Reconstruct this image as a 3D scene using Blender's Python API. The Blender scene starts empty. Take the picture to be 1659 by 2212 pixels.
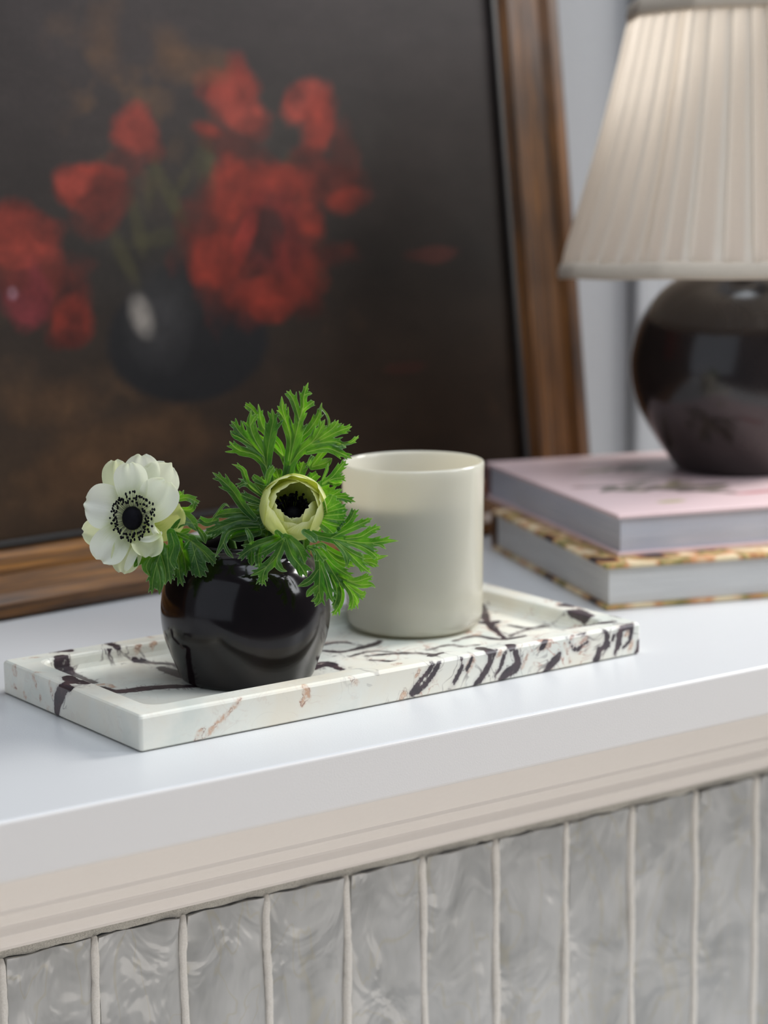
import bpy, bmesh, math, random
import numpy as np
from mathutils import Vector, Matrix

random.seed(7)
RNG = np.random.default_rng(11)
scene = bpy.context.scene
COL = scene.collection

# ------------------------------------------------------------------ camera
F_PX, IW, IH = 4827.06, 1659.0, 2212.0
PITCH, ROLL, YAW = math.radians(-9.9102), math.radians(-0.745), math.radians(34.8334)
CAM = np.array([-0.54776, -1.01608, 0.32865])
FW = np.array([math.sin(YAW) * math.cos(PITCH), math.cos(YAW) * math.cos(PITCH), math.sin(PITCH)])
_r = np.array([math.cos(YAW), -math.sin(YAW), 0.0])
_u = np.cross(_r, FW)
RT = _r * math.cos(ROLL) + _u * math.sin(ROLL)
UP = -_r * math.sin(ROLL) + _u * math.cos(ROLL)

cam_data = bpy.data.cameras.new('camera')
cam_data.sensor_fit = 'HORIZONTAL'
cam_data.sensor_width = 24.0
cam_data.lens = F_PX / IW * 24.0
cam_data.clip_start = 0.02
cam_data.dof.use_dof = True
cam_data.dof.focus_distance = 1.25
cam_data.dof.aperture_fstop = 4.4
cam = bpy.data.objects.new('camera', cam_data)
COL.objects.link(cam)
_m = Matrix(((RT[0], UP[0], -FW[0], CAM[0]), (RT[1], UP[1], -FW[1], CAM[1]), (RT[2], UP[2], -FW[2], CAM[2]), (0, 0, 0, 1)))
cam.matrix_world = _m
scene.camera = cam

# ------------------------------------------------------------------ world, lights, exposure
world = bpy.data.worlds.new('world')
scene.world = world
world.use_nodes = True
world.node_tree.nodes['Background'].inputs[0].default_value = (0.80, 0.86, 1.0, 1)
world.node_tree.nodes['Background'].inputs[1].default_value = 0.16


def area_light(name, loc, target, sx, sy, power, color):
    ld = bpy.data.lights.new(name, 'AREA')
    ld.shape = 'RECTANGLE'
    ld.size, ld.size_y = sx, sy
    ld.energy = power
    ld.color = color
    o = bpy.data.objects.new(name, ld)
    COL.objects.link(o)
    o.location = loc
    d = Vector(target) - Vector(loc)
    o.rotation_euler = d.to_track_quat('-Z', 'Y').to_euler()
    return o


area_light('window_light_left', (-2.0, -0.5, 0.95), (0.0, -0.1, 0.15), 2.6, 2.2, 11, (0.80, 0.89, 1.0))
area_light('window_light_right', (1.75, -1.55, 1.30), (0.2, 0.0, 0.0), 0.6, 1.3, 24, (0.95, 0.97, 1.0))
area_light('window_light_back_right', (2.3, -0.25, 1.45), (0.15, 0.05, 0.1), 0.8, 0.8, 80, (1.0, 0.98, 0.95))
area_light('skylight', (0.35, 0.05, 2.2), (0.35, 0.0, 0.0), 1.2, 0.6, 14, (0.88, 0.94, 1.0))
area_light('rooflight_front', (0.3, -1.1, 2.3), (0.25, -0.1, 0.0), 2.0, 1.0, 30, (0.84, 0.91, 1.0))
floor_fill = bpy.data.lights.new('floor_bounce_fill', 'SPOT')  # added fill spot, unseen: bounces off the floor to brighten tiles and moulding
floor_fill.energy, floor_fill.color = 1150, (1.0, 0.97, 0.93)
floor_fill.spot_size, floor_fill.spot_blend, floor_fill.shadow_soft_size = math.radians(34), 0.5, 0.05
sp_o = bpy.data.objects.new('floor_bounce_fill', floor_fill)
COL.objects.link(sp_o)
sp_o.location = (1.3, -2.3, 2.0)
sp_o.rotation_euler = (Vector((0.0, -1.05, -1.05)) - Vector(sp_o.location)).to_track_quat('-Z', 'Y').to_euler()

scene.view_settings.view_transform = 'Standard'
scene.view_settings.look = 'None'
scene.view_settings.exposure = -0.22
scene.view_settings.gamma = 1.0
scene.view_settings.use_curve_mapping = False
scene.cycles.use_denoising = True
scene.cycles.max_bounces = 10
scene.cycles.transmission_bounces = 8
scene.cycles.caustics_reflective = False
scene.cycles.caustics_refractive = False


# ------------------------------------------------------------------ helpers
def ray(px, py):
    return FW + RT * ((px - IW / 2) / F_PX) - UP * ((py - IH / 2) / F_PX)


def at(px, py, depth):
    """the point seen at a pixel, at a given distance from the camera plane"""
    return CAM + ray(px, py) * depth


def on_z(px, py, z):
    v = ray(px, py)
    return CAM + v * ((z - CAM[2]) / v[2])


def on_plane(px, py, p0, n):
    v = ray(px, py)
    return CAM + v * (np.dot(np.asarray(p0) - CAM, n) / np.dot(v, n))


def lin(r, g, b):
    f = lambda c: (c / 12.92 if c <= 0.04045 else ((c + 0.055) / 1.055) ** 2.4)
    return (f(r / 255), f(g / 255), f(b / 255), 1.0)


def lin3(r, g, b):
    return np.array(lin(r, g, b)[:3])


def mesh_obj(name, verts, faces, m=None, parent=None, smooth=True, uvs=None, attrs=None, colors=None):
    me = bpy.data.meshes.new(name)
    me.from_pydata([tuple(map(float, v)) for v in verts], [], faces)
    me.update()
    if smooth:
        me.polygons.foreach_set('use_smooth', [True] * len(me.polygons))
    if uvs is not None:
        uv = me.uv_layers.new(name='UVMap')
        idx = np.zeros(len(me.loops), dtype=np.int32)
        me.loops.foreach_get('vertex_index', idx)
        uv.data.foreach_set('uv', np.asarray(uvs, dtype=np.float32)[idx].ravel())
    if attrs:
        for k, a in attrs.items():
            at_ = me.attributes.new(k, 'FLOAT', 'POINT')
            at_.data.foreach_set('value', np.asarray(a, dtype=np.float32))
    if colors is not None:
        ca = me.color_attributes.new('paint', 'FLOAT_COLOR', 'POINT')
        c4 = np.ones((len(verts), 4), dtype=np.float32)
        c4[:, :3] = colors
        ca.data.foreach_set('color', c4.ravel())
    if m is not None:
        me.materials.append(m)
    o = bpy.data.objects.new(name, me)
    COL.objects.link(o)
    if parent is not None:
        o.parent = parent
    return o


def bm_obj(name, bm, m, parent=None, smooth=False, matrix=None):
    if matrix is not None:
        bm.transform(matrix)
    me = bpy.data.meshes.new(name)
    bm.normal_update()
    bm.to_mesh(me)
    bm.free()
    if smooth:
        me.polygons.foreach_set('use_smooth', [True] * len(me.polygons))
    me.materials.append(m)
    o = bpy.data.objects.new(name, me)
    COL.objects.link(o)
    if parent is not None:
        o.parent = parent
    return o


def box_bm(lo, hi, bevel=0.0, seg=2):
    bm = bmesh.new()
    bmesh.ops.create_cube(bm, size=1.0)
    for v in bm.verts:
        v.co = Vector([lo[i] + (v.co[i] + 0.5) * (hi[i] - lo[i]) for i in range(3)])
    if bevel > 0:
        bmesh.ops.bevel(bm, geom=bm.edges[:], offset=bevel, segments=seg, affect='EDGES', profile=0.5)
    return bm


def empty(name, loc=(0, 0, 0), rz=0.0):
    o = bpy.data.objects.new(name, None)
    COL.objects.link(o)
    o.location = loc
    o.rotation_euler = (0, 0, rz)
    o.empty_display_size = 0.02
    return o


def tag(o, label=None, cat=None, group=None, kind=None):
    if label: o['label'] = label
    if cat: o['category'] = cat
    if group: o['group'] = group
    if kind: o['kind'] = kind
    return o


def lathe(profile, n=96, close_bottom=True, close_top=False):
    vs, fs = [], []
    for (r, z) in profile:
        for i in range(n):
            a = 2 * math.pi * i / n
            vs.append((r * math.cos(a), r * math.sin(a), z))
    for k in range(len(profile) - 1):
        for i in range(n):
            j = (i + 1) % n
            fs.append((k * n + i, k * n + j, (k + 1) * n + j, (k + 1) * n + i))
    if close_bottom:
        fs.append(tuple(reversed(range(n))))
    if close_top:
        fs.append(tuple(range((len(profile) - 1) * n, len(profile) * n)))
    return vs, fs


def catmull(P, n):
    P = np.asarray(P, float)
    if len(P) == 2:
        t = np.linspace(0, 1, n)[:, None]
        return P[0] * (1 - t) + P[1] * t
    Q = np.vstack([2 * P[0] - P[1], P, 2 * P[-1] - P[-2]])
    seg = np.linalg.norm(np.diff(P, axis=0), axis=1)
    cum = np.concatenate([[0], np.cumsum(seg)]) / seg.sum()
    out = []
    for t in np.linspace(0, 1, n):
        k = min(int(np.searchsorted(cum, t, side='right')) - 1, len(P) - 2)
        s = (t - cum[k]) / max(cum[k + 1] - cum[k], 1e-9)
        p0, p1, p2, p3 = Q[k], Q[k + 1], Q[k + 2], Q[k + 3]
        out.append(0.5 * (2 * p1 + (p2 - p0) * s + (2 * p0 - 5 * p1 + 4 * p2 - p3) * s * s + (3 * p1 - p0 - 3 * p2 + p3) * s ** 3))
    return np.array(out)


def smooth_path(profile, n=6):
    return [tuple(p) for p in catmull(np.array(profile, float), (len(profile) - 1) * n + 1)]


def value_noise(x, y, freq, seed, octaves=4, gain=0.5):
    rng = np.random.default_rng(seed)
    tot, amp, norm = 0, 1.0, 0
    for o in range(octaves):
        g = rng.random((64, 64))
        fx, fy = x * freq, y * freq
        ix, iy = np.floor(fx).astype(int), np.floor(fy).astype(int)
        tx, ty = fx - ix, fy - iy
        tx, ty = tx * tx * (3 - 2 * tx), ty * ty * (3 - 2 * ty)
        a, b = g[ix % 64, iy % 64], g[(ix + 1) % 64, iy % 64]
        c, d = g[ix % 64, (iy + 1) % 64], g[(ix + 1) % 64, (iy + 1) % 64]
        tot = tot + amp * ((a * (1 - tx) + b * tx) * (1 - ty) + (c * (1 - tx) + d * tx) * ty)
        norm += amp
        amp *= gain
        freq *= 2.03
    return tot / norm


# ---- materials
def new_mat(name):
    m = bpy.data.materials.new(name)
    m.use_nodes = True
    nt = m.node_tree
    return m, nt, nt.nodes['Principled BSDF']


def N(nt, t, **kw):
    n = nt.nodes.new(t)
    for k, v in kw.items():
        setattr(n, k, v)
    return n


def noise(nt, scale, detail=4, rough=0.55, coord='Object', vec=None, mapping=None, dist=0.0):
    t = N(nt, 'ShaderNodeTexNoise')
    t.inputs['Scale'].default_value = scale
    t.inputs['Detail'].default_value = detail
    t.inputs['Roughness'].default_value = rough
    t.inputs['Distortion'].default_value = dist
    if vec is None:
        tc = N(nt, 'ShaderNodeTexCoord')
        vec = tc.outputs[coord]
    if mapping is not None:
        mp = N(nt, 'ShaderNodeMapping')
        mp.inputs['Scale'].default_value = mapping
        nt.links.new(vec, mp.inputs['Vector'])
        vec = mp.outputs[0]
    nt.links.new(vec, t.inputs['Vector'])
    return t


def ramp(nt, fac, stops, interp='LINEAR'):
    r = N(nt, 'ShaderNodeValToRGB')
    r.color_ramp.interpolation = interp
    el = r.color_ramp.elements
    while len(el) < len(stops):
        el.new(0.5)
    for e, (p, c) in zip(el, stops):
        e.position = p
        e.color = c if len(c) == 4 else (*c, 1)
    nt.links.new(fac, r.inputs[0])
    return r


def mixc(nt, fac, a, b, blend='MIX'):
    n = N(nt, 'ShaderNodeMix', data_type='RGBA', blend_type=blend)
    if isinstance(fac, (int, float)): n.inputs[0].default_value = fac
    else: nt.links.new(fac, n.inputs[0])
    for s, v in ((6, a), (7, b)):
        if isinstance(v, tuple): n.inputs[s].default_value = v
        else: nt.links.new(v, n.inputs[s])
    return n.outputs[2]


def mth(nt, op, a, b=None, c=None, clamp=False):
    n = N(nt, 'ShaderNodeMath', operation=op, use_clamp=clamp)
    for i, v in enumerate((a, b, c)):
        if v is None: continue
        if isinstance(v, (int, float)): n.inputs[i].default_value = v
        else: nt.links.new(v, n.inputs[i])
    return n.outputs[0]


def smoothstep(nt, v, lo, hi):
    n = N(nt, 'ShaderNodeMapRange', interpolation_type='SMOOTHSTEP')
    nt.links.new(v, n.inputs[0])
    n.inputs[1].default_value, n.inputs[2].default_value = lo, hi
    return n.outputs[0]


def bump(nt, bsdf, h, strength, dist=0.001):
    b = N(nt, 'ShaderNodeBump')
    b.inputs['Strength'].default_value = strength
    b.inputs['Distance'].default_value = dist
    nt.links.new(h, b.inputs['Height'])
    nt.links.new(b.outputs[0], bsdf.inputs['Normal'])
    return b


def simple(name, col, rough=0.5, bump_scale=None, bump_str=0.1, var=0.0, spec=0.5, coat=0.0):
    m, nt, b = new_mat(name)
    b.inputs['Roughness'].default_value = rough
    b.inputs['Specular IOR Level'].default_value = spec
    b.inputs['Coat Weight'].default_value = coat
    n = noise(nt, bump_scale or 30)
    dark = tuple(c * (1 - var) for c in col[:3]) + (1,)
    lite = tuple(min(1, c * (1 + var)) for c in col[:3]) + (1,)
    r = ramp(nt, n.outputs[0], [(0.3, dark), (0.7, lite)])
    nt.links.new(r.outputs[0], b.inputs['Base Color'])
    if bump_scale:
        bump(nt, b, n.outputs[0], bump_str)
    return m


# painted woodwork of the shelf: satin off-white with fine roller texture
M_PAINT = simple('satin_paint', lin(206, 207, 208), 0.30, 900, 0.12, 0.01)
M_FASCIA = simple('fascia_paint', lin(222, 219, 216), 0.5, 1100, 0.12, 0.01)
M_MOULD = simple('moulding_paint', lin(226, 220, 214), 0.38, 300, 0.03, 0.01)
M_WALL = simple('wall_paint', lin(140, 141, 143), 0.85, 120, 0.05, 0.02)
M_FLOOR = simple('floor_wood', lin(214, 209, 204), 0.6, 12, 0.1, 0.06)

# mortar
M_MORTAR, nt, b = new_mat('grey_mortar')
n1 = noise(nt, 1400, 3, 0.7)
r1 = ramp(nt, n1.outputs[0], [(0.3, lin(160, 157, 148)), (0.7, lin(214, 211, 202))])
nt.links.new(r1.outputs[0], b.inputs['Base Color'])
b.inputs['Roughness'].default_value = 0.95
bump(nt, b, n1.outputs[0], 0.8, 0.0008)
M_GROUT, nt, b = new_mat('pale_grout')
n1 = noise(nt, 900, 4, 0.65)
r1 = ramp(nt, n1.outputs[0], [(0.3, lin(226, 222, 214)), (0.7, lin(244, 241, 235))])
nt.links.new(r1.outputs[0], b.inputs['Base Color'])
b.inputs['Roughness'].default_value = 0.9
bump(nt, b, n1.outputs[0], 0.5, 0.0008)

# hand made glazed tile
M_TILE, nt, b = new_mat('glazed_tile')
tc = N(nt, 'ShaderNodeTexCoord')
oi = N(nt, 'ShaderNodeObjectInfo')
va = N(nt, 'ShaderNodeVectorMath', operation='ADD')
sc = N(nt, 'ShaderNodeVectorMath', operation='SCALE')
comb = N(nt, 'ShaderNodeCombineXYZ')
for i in range(3): nt.links.new(oi.outputs['Random'], comb.inputs[i])
nt.links.new(comb.outputs[0], sc.inputs[0]); sc.inputs['Scale'].default_value = 13.0
nt.links.new(tc.outputs['Object'], va.inputs[0]); nt.links.new(sc.outputs[0], va.inputs[1])
big = noise(nt, 26, 3, 0.5, vec=va.outputs[0], mapping=(1.5, 1, 0.6), dist=0.6)
crk = noise(nt, 30, 2, 0.5, vec=va.outputs[0], mapping=(1, 1, 0.5), dist=0.8)
line = mth(nt, 'ABSOLUTE', mth(nt, 'SUBTRACT', crk.outputs[0], 0.5))
stain = smoothstep(nt, line, 0.02, 0.0)
base = ramp(nt, big.outputs[0], [(0.3, lin(170, 171, 169)), (0.7, lin(194, 195, 194))])
colr = mixc(nt, mth(nt, 'MULTIPLY', stain, 0.35), base.outputs[0], lin(178, 170, 142))
nt.links.new(colr, b.inputs['Base Color'])
b.inputs['Roughness'].default_value = 0.12
b.inputs['Coat Weight'].default_value = 0.6
b.inputs['Coat Roughness'].default_value = 0.05
wv = noise(nt, 26, 3, 0.42, vec=va.outputs[0], mapping=(1.1, 1, 0.7), dist=0.7)
bump(nt, b, wv.outputs[0], 0.75, 0.009)
nt.links.new(b.inputs['Normal'].links[0].from_socket, b.inputs['Coat Normal'])

# ------------------------------------------------------------------ the setting
SHELF_Y0, WALL_Y = -0.0636, 0.50
X0, X1 = -0.75, 1.75

# back wall and its panel moulding
wall = bm_obj('wall_back', box_bm((X0 - 1.0, WALL_Y, -1.05), (X1 + 0.8, WALL_Y + 0.1, 1.7)), M_WALL)
tag(wall, 'pale grey painted wall behind the framed painting and the lamp', kind='structure')
px = on_plane(1378, 150, (0, WALL_Y, 0), np.array([0, 1.0, 0]))[0]
bmw = box_bm((px - 0.010, WALL_Y - 0.012, 0.0), (px + 0.012, WALL_Y + 0.002, 1.7), 0.004, 2)
o = bm_obj('trim_1', bmw, M_WALL)
tag(o, 'narrow upright grey moulding on the wall behind the lampshade', kind='structure')
o = bm_obj('floor', box_bm((X0 - 2.2, -2.6, -1.12), (X1 + 1.6, WALL_Y, -1.05)), M_FLOOR)
tag(o, 'wooden floor below the shelf', kind='structure')

# mantel shelf: board and stepped moulding
shelf = empty('mantel_shelf', (0, 0, 0))
tag(shelf, 'white painted mantel shelf carrying the tray, books and painting', 'shelf')
bmx = box_bm((X0, SHELF_Y0, -0.0316), (X1, WALL_Y, 0.0))
for e in [e for e in bmx.edges if abs(e.verts[0].co.y - SHELF_Y0) < 1e-5 and abs(e.verts[1].co.y - SHELF_Y0) < 1e-5 and abs(e.verts[0].co.z - e.verts[1].co.z) < 1e-5]:
    e.select = True
bmesh.ops.bevel(bmx, geom=[e for e in bmx.edges if e.select], offset=0.0022, segments=4, affect='EDGES', profile=0.5)
board = bm_obj('top_board', bmx, M_PAINT, shelf, smooth=False)
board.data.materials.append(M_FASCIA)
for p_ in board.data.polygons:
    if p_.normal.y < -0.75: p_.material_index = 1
prof = smooth_path([(-0.0605, -0.0316), (-0.054, -0.0335), (-0.043, -0.041), (-0.030, -0.053), (-0.021, -0.0615)], 5)
prof += [(-0.0208, -0.0631), (-0.0180, -0.0632), (-0.0178, -0.0650)]
prof += smooth_path([(-0.0175, -0.0655), (-0.008, -0.068), (0.004, -0.075), (0.0115, -0.0825)], 5)
prof += [(0.0117, -0.0841), (0.0140, -0.0842), (0.0141, -0.0863), (0.0171, -0.0865), (0.0173, -0.0905)]
prof += smooth_path([(0.0178, -0.091), (0.028, -0.0935), (0.040, -0.100), (0.0465, -0.107), (0.0475, -0.1105)], 5)
prof += [(0.062, -0.1108), (0.062, -0.0316)]
vs = [(X0, y, z) for y, z in prof] + [(X1, y, z) for y, z in prof]
k = len(prof)
fs = [(i, (i + 1) % k, k + (i + 1) % k, k + i) for i in range(k)] + [tuple(range(k))[::-1], tuple(range(k, 2 * k))]
mo = mesh_obj('crown_moulding', vs, fs, M_MOULD, shelf, smooth=False)
mo['label'] = 'stepped cream moulding under the shelf edge'

# tiled face below the moulding
TY, TZ, T0, TW = 0.0583, -0.1206, -0.0582, 0.05703
wf = bm_obj('wall_front', box_bm((X0, TY + 0.006, -1.05), (X1, TY + 0.08, -0.1106)), M_MORTAR)
tag(wf, 'mortared wall under the shelf faced with glazed grey tiles', kind='structure')
mb_ = []
nx = 240
vs, fs = [], []
for i in range(nx + 1):
    x = -0.25 + 1.15 * i / nx
    z0 = -0.1200 + 0.0005 * math.sin(x * 210) + random.uniform(-0.0005, 0.0005)
    vs += [(x, TY + 0.0065, -0.1104), (x, TY + 0.0006 + random.uniform(0, .0006), -0.1110), (x, TY + 0.0016 + random.uniform(0, .0006), z0), (x, TY + 0.0065, z0 - 0.001)]
for i in range(nx):
    for j in range(3):
        a = i * 4 + j
        fs.append((a, a + 1, a + 5, a + 4))
mb = mesh_obj('mortar_bed', vs, fs, M_MORTAR, wf, smooth=False)
mb['label'] = 'gritty grey mortar line above the tiles'
TH = 0.25
for i in range(-3, 14):
    w = TW - 0.0052
    cx = T0 + (i + 0.5) * TW
    nxu, nzu = 9, 26
    vs, fs = [], []
    rs = np.random.default_rng(100 + i)
    ph = rs.uniform(0, 6.28, 4)
    for a in range(nzu + 1):
        for c in range(nxu + 1):
            u, v = c / nxu, a / nzu
            x = (u - 0.5) * w
            z = -v * TH
            edge = min(u, 1 - u) * w
            top = v * TH
            dd = min(edge, top, (1 - v) * TH)
            fall = (0.0004 if dd == top else 0.0022) * max(0, 1 - dd / 0.006) ** 2 * (1 if dd < 0.006 else 0)
            wob = 0.0006 * (math.sin(u * 4 + ph[0] + v * 5) + math.sin(v * 9 + ph[1] - u * 3) + 0.6 * math.sin(u * 8 + v * 13 + ph[2]))
            jx = 0.0005 * math.sin(v * 22 + ph[3]) if c in (0, nxu) else 0
            jz = 0.0004 * math.sin(u * 12 + ph[2]) if a == 0 else 0
            vs.append((x + jx, wob + fall, z + jz))
    W1 = nxu + 1
    for a in range(nzu):
        for c in range(nxu):
            q = a * W1 + c
            fs.append((q, q + W1, q + W1 + 1, q + 1))
    ringi = [c for c in range(W1)] + [a * W1 + nxu for a in range(1, nzu + 1)] + [nzu * W1 + c for c in range(nxu - 1, -1, -1)] + [a * W1 for a in range(nzu - 1, 0, -1)]
    L = len(ringi)
    rim_n = len(vs)
    vs += [vs[q] for q in ringi]
    base_n = len(vs)
    for q in ringi:
        x, y, z = vs[q]
        vs.append((x, 0.0085, z))
    for q in range(L):
        fs.append((rim_n + q, rim_n + (q + 1) % L, base_n + (q + 1) % L, base_n + q))
    t = mesh_obj('tile', vs, fs, M_TILE, wf)
    t.location = (cx, TY, TZ - 0.0002)
for i in range(-3, 15):
    x0 = T0 + i * TW
    rs = np.random.default_rng(300 + i)
    vs, fs = [], []
    nz = 56
    for a in range(nz + 1):
        z = TZ + 0.0006 - TH * a / nz
        h = 0.0024 + 0.00016 * rs.standard_normal()
        cxx = x0 + 0.0005 * math.sin(a * 0.35 + i) + 0.00012 * rs.standard_normal()
        tp = 0.6 if a == 0 else 1
        vs += [(cxx - h * tp, TY + 0.006, z), (cxx - h * .85 * tp, TY + 0.0006, z), (cxx, TY - 0.0006, z), (cxx + h * .85 * tp, TY + 0.0006, z), (cxx + h * tp, TY + 0.006, z)]
    for a in range(nz):
        for c in range(4):
            q = a * 5 + c
            fs.append((q, q + 5, q + 6, q + 1))
    fs.append((0, 1, 2, 3, 4))
    mesh_obj('grout_line', vs, fs, M_GROUT, wf)

# ------------------------------------------------------------------ leaning painting
P0 = np.array([0.0781, 0.3372, 0.0])
E = np.array([0.99511, 0.09872, 0.0])
LEAN = math.radians(6.0)
NH = np.array([-E[1], E[0], 0.0])
UPL = NH * math.sin(LEAN) + np.array([0, 0, math.cos(LEAN)])
NRM = -NH * math.cos(LEAN) + np.array([0, 0, math.sin(LEAN)])      # out of the picture, to the room
PW_R, PW_L, PH = 0.573, -0.42, 0.72

ptr = empty('framed_painting', tuple(P0))
ptr.matrix_world = Matrix(((E[0], -NRM[0], UPL[0], P0[0]), (E[1], -NRM[1], UPL[1], P0[1]), (E[2], -NRM[2], UPL[2], P0[2] + 0.0023), (0, 0, 0, 1)))
tag(ptr, 'dark painting of red flowers in brown wooden frame leaning on the wall', 'painting')


def painting_uv(px, py):
    q = on_plane(px, py, P0 + NRM * -0.008, NRM) - P0
    return np.dot(q, E), np.dot(q, UPL)


# wood for the frame
M_FRAME, nt, b = new_mat('frame_wood')
tcw = N(nt, 'ShaderNodeTexCoord')
wn = noise(nt, 22, 6, 0.65, vec=tcw.outputs['UV'], mapping=(0.35, 6, 1), dist=0.4)
wn2 = noise(nt, 7, 3, 0.6, vec=tcw.outputs['UV'], mapping=(1.0, 2.5, 1), dist=0.2)
wr = ramp(nt, wn.outputs[0], [(0.30, lin(62, 40, 12)), (0.52, lin(122, 77, 24)), (0.72, lin(168, 112, 40))])
wr2 = ramp(nt, wn2.outputs[0], [(0.36, (0.36, 0.34, 0.32, 1)), (0.60, (1, 1, 1, 1))])
nt.links.new(mixc(nt, 1.0, wr.outputs[0], wr2.outputs[0], 'MULTIPLY'), b.inputs['Base Color'])
b.inputs['Roughness'].default_value = 0.42
bump(nt, b, wn.outputs[0], 0.25, 0.001)
M_FRAME_SHADED = M_FRAME.copy()  # shaded copy for the stiles: their weaker light is put into the wood colour
M_FRAME_SHADED.name = 'frame_wood_shaded'
for n_ in M_FRAME_SHADED.node_tree.nodes:
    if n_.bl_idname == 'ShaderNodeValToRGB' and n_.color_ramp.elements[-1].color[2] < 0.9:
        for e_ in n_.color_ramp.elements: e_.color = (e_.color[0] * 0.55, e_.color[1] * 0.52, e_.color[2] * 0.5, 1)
M_LIP = simple('frame_lip', lin(24, 19, 16), 0.5, 60, 0.1, 0.2)

# frame rails: profile across the width (0 outer .. 1 inner), height out of the wall
FPROF = [(0.0, -0.020), (0.0, -0.001), (0.03, 0.0015), (0.20, 0.0025), (0.27, 0.0005), (0.34, -0.0015), (0.60, -0.0035), (0.68, -0.0015), (0.84, -0.002), (0.92, -0.005), (1.0, -0.008), (1.0, -0.020)]
XL, XR, ZB, ZT = PW_L, PW_R, 0.0, PH
SW, RW = 0.066, 0.0475          # stile and rail width


def rail(name, c0, c1, d0, d1, length, label=None):
    """mitred rail from outer corner c0 to c1; d0,d1 = inward (x,z) offset at the corners for full width"""
    vs, fs, uvs = [], [], []
    nseg = 14
    for s in range(nseg + 1):
        t = s / nseg
        for j, (w, h) in enumerate(FPROF):
            a = (c0[0] + d0[0] * w, c0[1] + d0[1] * w)
            bq = (c1[0] + d1[0] * w, c1[1] + d1[1] * w)
            x, z = a[0] * (1 - t) + bq[0] * t, a[1] * (1 - t) + bq[1] * t
            vs.append((x, -h, z))
            uvs.append((t * length + int(length * 100) % 7, w * 0.12 + len(name) % 5))
    kk = len(FPROF)
    for s in range(nseg):
        for j in range(kk - 1):
            q = s * kk + j
            fs.append((q, q + 1, q + kk + 1, q + kk))
        q = s * kk
        fs.append((q + kk - 1, q, q + kk, q + 2 * kk - 1))
    fs.append(tuple(range(kk)))
    fs.append(tuple(range(nseg * kk, (nseg + 1) * kk))[::-1])
    return mesh_obj(name, vs, fs, M_FRAME_SHADED if 'stile' in name else M_FRAME, ptr, smooth=False, uvs=uvs)


rail('frame_rail', (XL, ZB), (XR, ZB), (SW, RW), (-SW, RW), 0.99)
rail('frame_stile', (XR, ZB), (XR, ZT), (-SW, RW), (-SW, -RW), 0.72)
rail('frame_rail', (XR, ZT), (XL, ZT), (-SW, -RW), (SW, -RW), 0.98)
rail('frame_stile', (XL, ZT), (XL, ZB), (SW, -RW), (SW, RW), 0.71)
# dark slip inside the frame
for (lo, hi) in (((XL + SW, 0.004, ZB + RW - .001), (XR - SW, 0.016, ZB + RW + 0.004)), ((XR - SW - 0.005, 0.004, ZB + RW), (XR - SW + .001, 0.016, ZT - RW)),
                 ((XL + SW, 0.004, ZT - RW - 0.004), (XR - SW, 0.016, ZT - RW + .001)), ((XL + SW - .001, 0.004, ZB + RW), (XL + SW + 0.005, 0.016, ZT - RW))):
    bm_obj('frame_slip', box_bm(lo, hi, 0.001, 1), M_LIP, ptr)

# the painted canvas: colours computed per vertex of a fine grid
gx, gz = 460, 380
xs = np.linspace(XL + SW - 0.003, XR - SW + 0.003, gx)
zs = np.linspace(ZB + RW - 0.003, ZT - RW + 0.003, gz)
GX, GZ = np.meshgrid(xs, zs)
nA = value_noise(GX + 5, GZ + 3, 9, 1, 5)
nB = value_noise(GX * 1.0 + 2, GZ * 2.2 + 8, 30, 2, 4)
nC = value_noise(GX + 1, GZ + 9, 55, 3, 3)
hx = (GX + 0.0) / 0.5
hz = np.clip(GZ / 0.45, 0, 1.2)
bg_low, bg_mid, bg_top = lin3(58, 41, 26), lin3(33, 27, 23), lin3(46, 39, 39)
C = bg_low + (bg_mid - bg_low) * np.clip(hz * 2, 0, 1)[..., None]
C = C + (bg_top - bg_mid) * np.clip((hz - 0.5) * 1.8, 0, 1)[..., None]
dk = np.clip((hx - 0.15) * 1.1, 0, 1)[..., None]
C = C * (1 - 0.42 * dk * np.clip(1.25 - hz, 0, 1)[..., None])
C *= (0.62 + 0.8 * nA[..., None])
C *= (0.80 + 0.4 * nB[..., None])
warm = np.clip((nA - 0.55) * 4, 0, 1)[..., None] * np.clip((nC - .45) * 4, 0, 1)[..., None]
C = C * (1 - 0.45 * warm) + lin3(92, 66, 42) * 0.45 * warm


def ell_mask(px, py, rx, ry, rot=0, soft=0.25, wob=0.5, seed=0):
    u, v = painting_uv(px, py)
    sx = abs(painting_uv(px + 60, py)[0] - u) / 60
    sz = abs(painting_uv(px, py - 60)[1] - v) / 60
    dx, dz = (GX - u) / sx, (GZ - v) / sz
    c, s = math.cos(math.radians(rot)), math.sin(math.radians(rot))
    a, b_ = (dx * c + dz * s) / rx, (-dx * s + dz * c) / ry
    rr = np.sqrt(a * a + b_ * b_) + wob * (value_noise(GX + seed, GZ + seed * .7, 26, 40 + seed, 4) - 0.5) * 1.6
    return np.clip((1 - rr) / soft + 0.5, 0, 1), a, b_


def dab(px, py, rx, ry, col, rot=0, op=1.0, soft=0.3, wob=0.5, seed=0, tex=0.5):
    global C
    m, a, b_ = ell_mask(px, py, rx, ry, rot, soft, wob, seed)
    t = value_noise(GX + seed * 1.3, GZ - seed, 60, 70 + seed, 3)
    cc = lin3(*col) * (1 - tex + 2 * tex * t)[..., None]
    m = (m * op)[..., None]
    C = C * (1 - m) + cc * m


DARK = (34, 31, 30)
for q, (x, y, rx, ry) in enumerate([(330, 560, 130, 160), (480, 470, 120, 180), (600, 330, 180, 120)]):
    dab(x, y, rx, ry, (40, 36, 32), op=0.6, soft=0.8, seed=q + 60)
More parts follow.
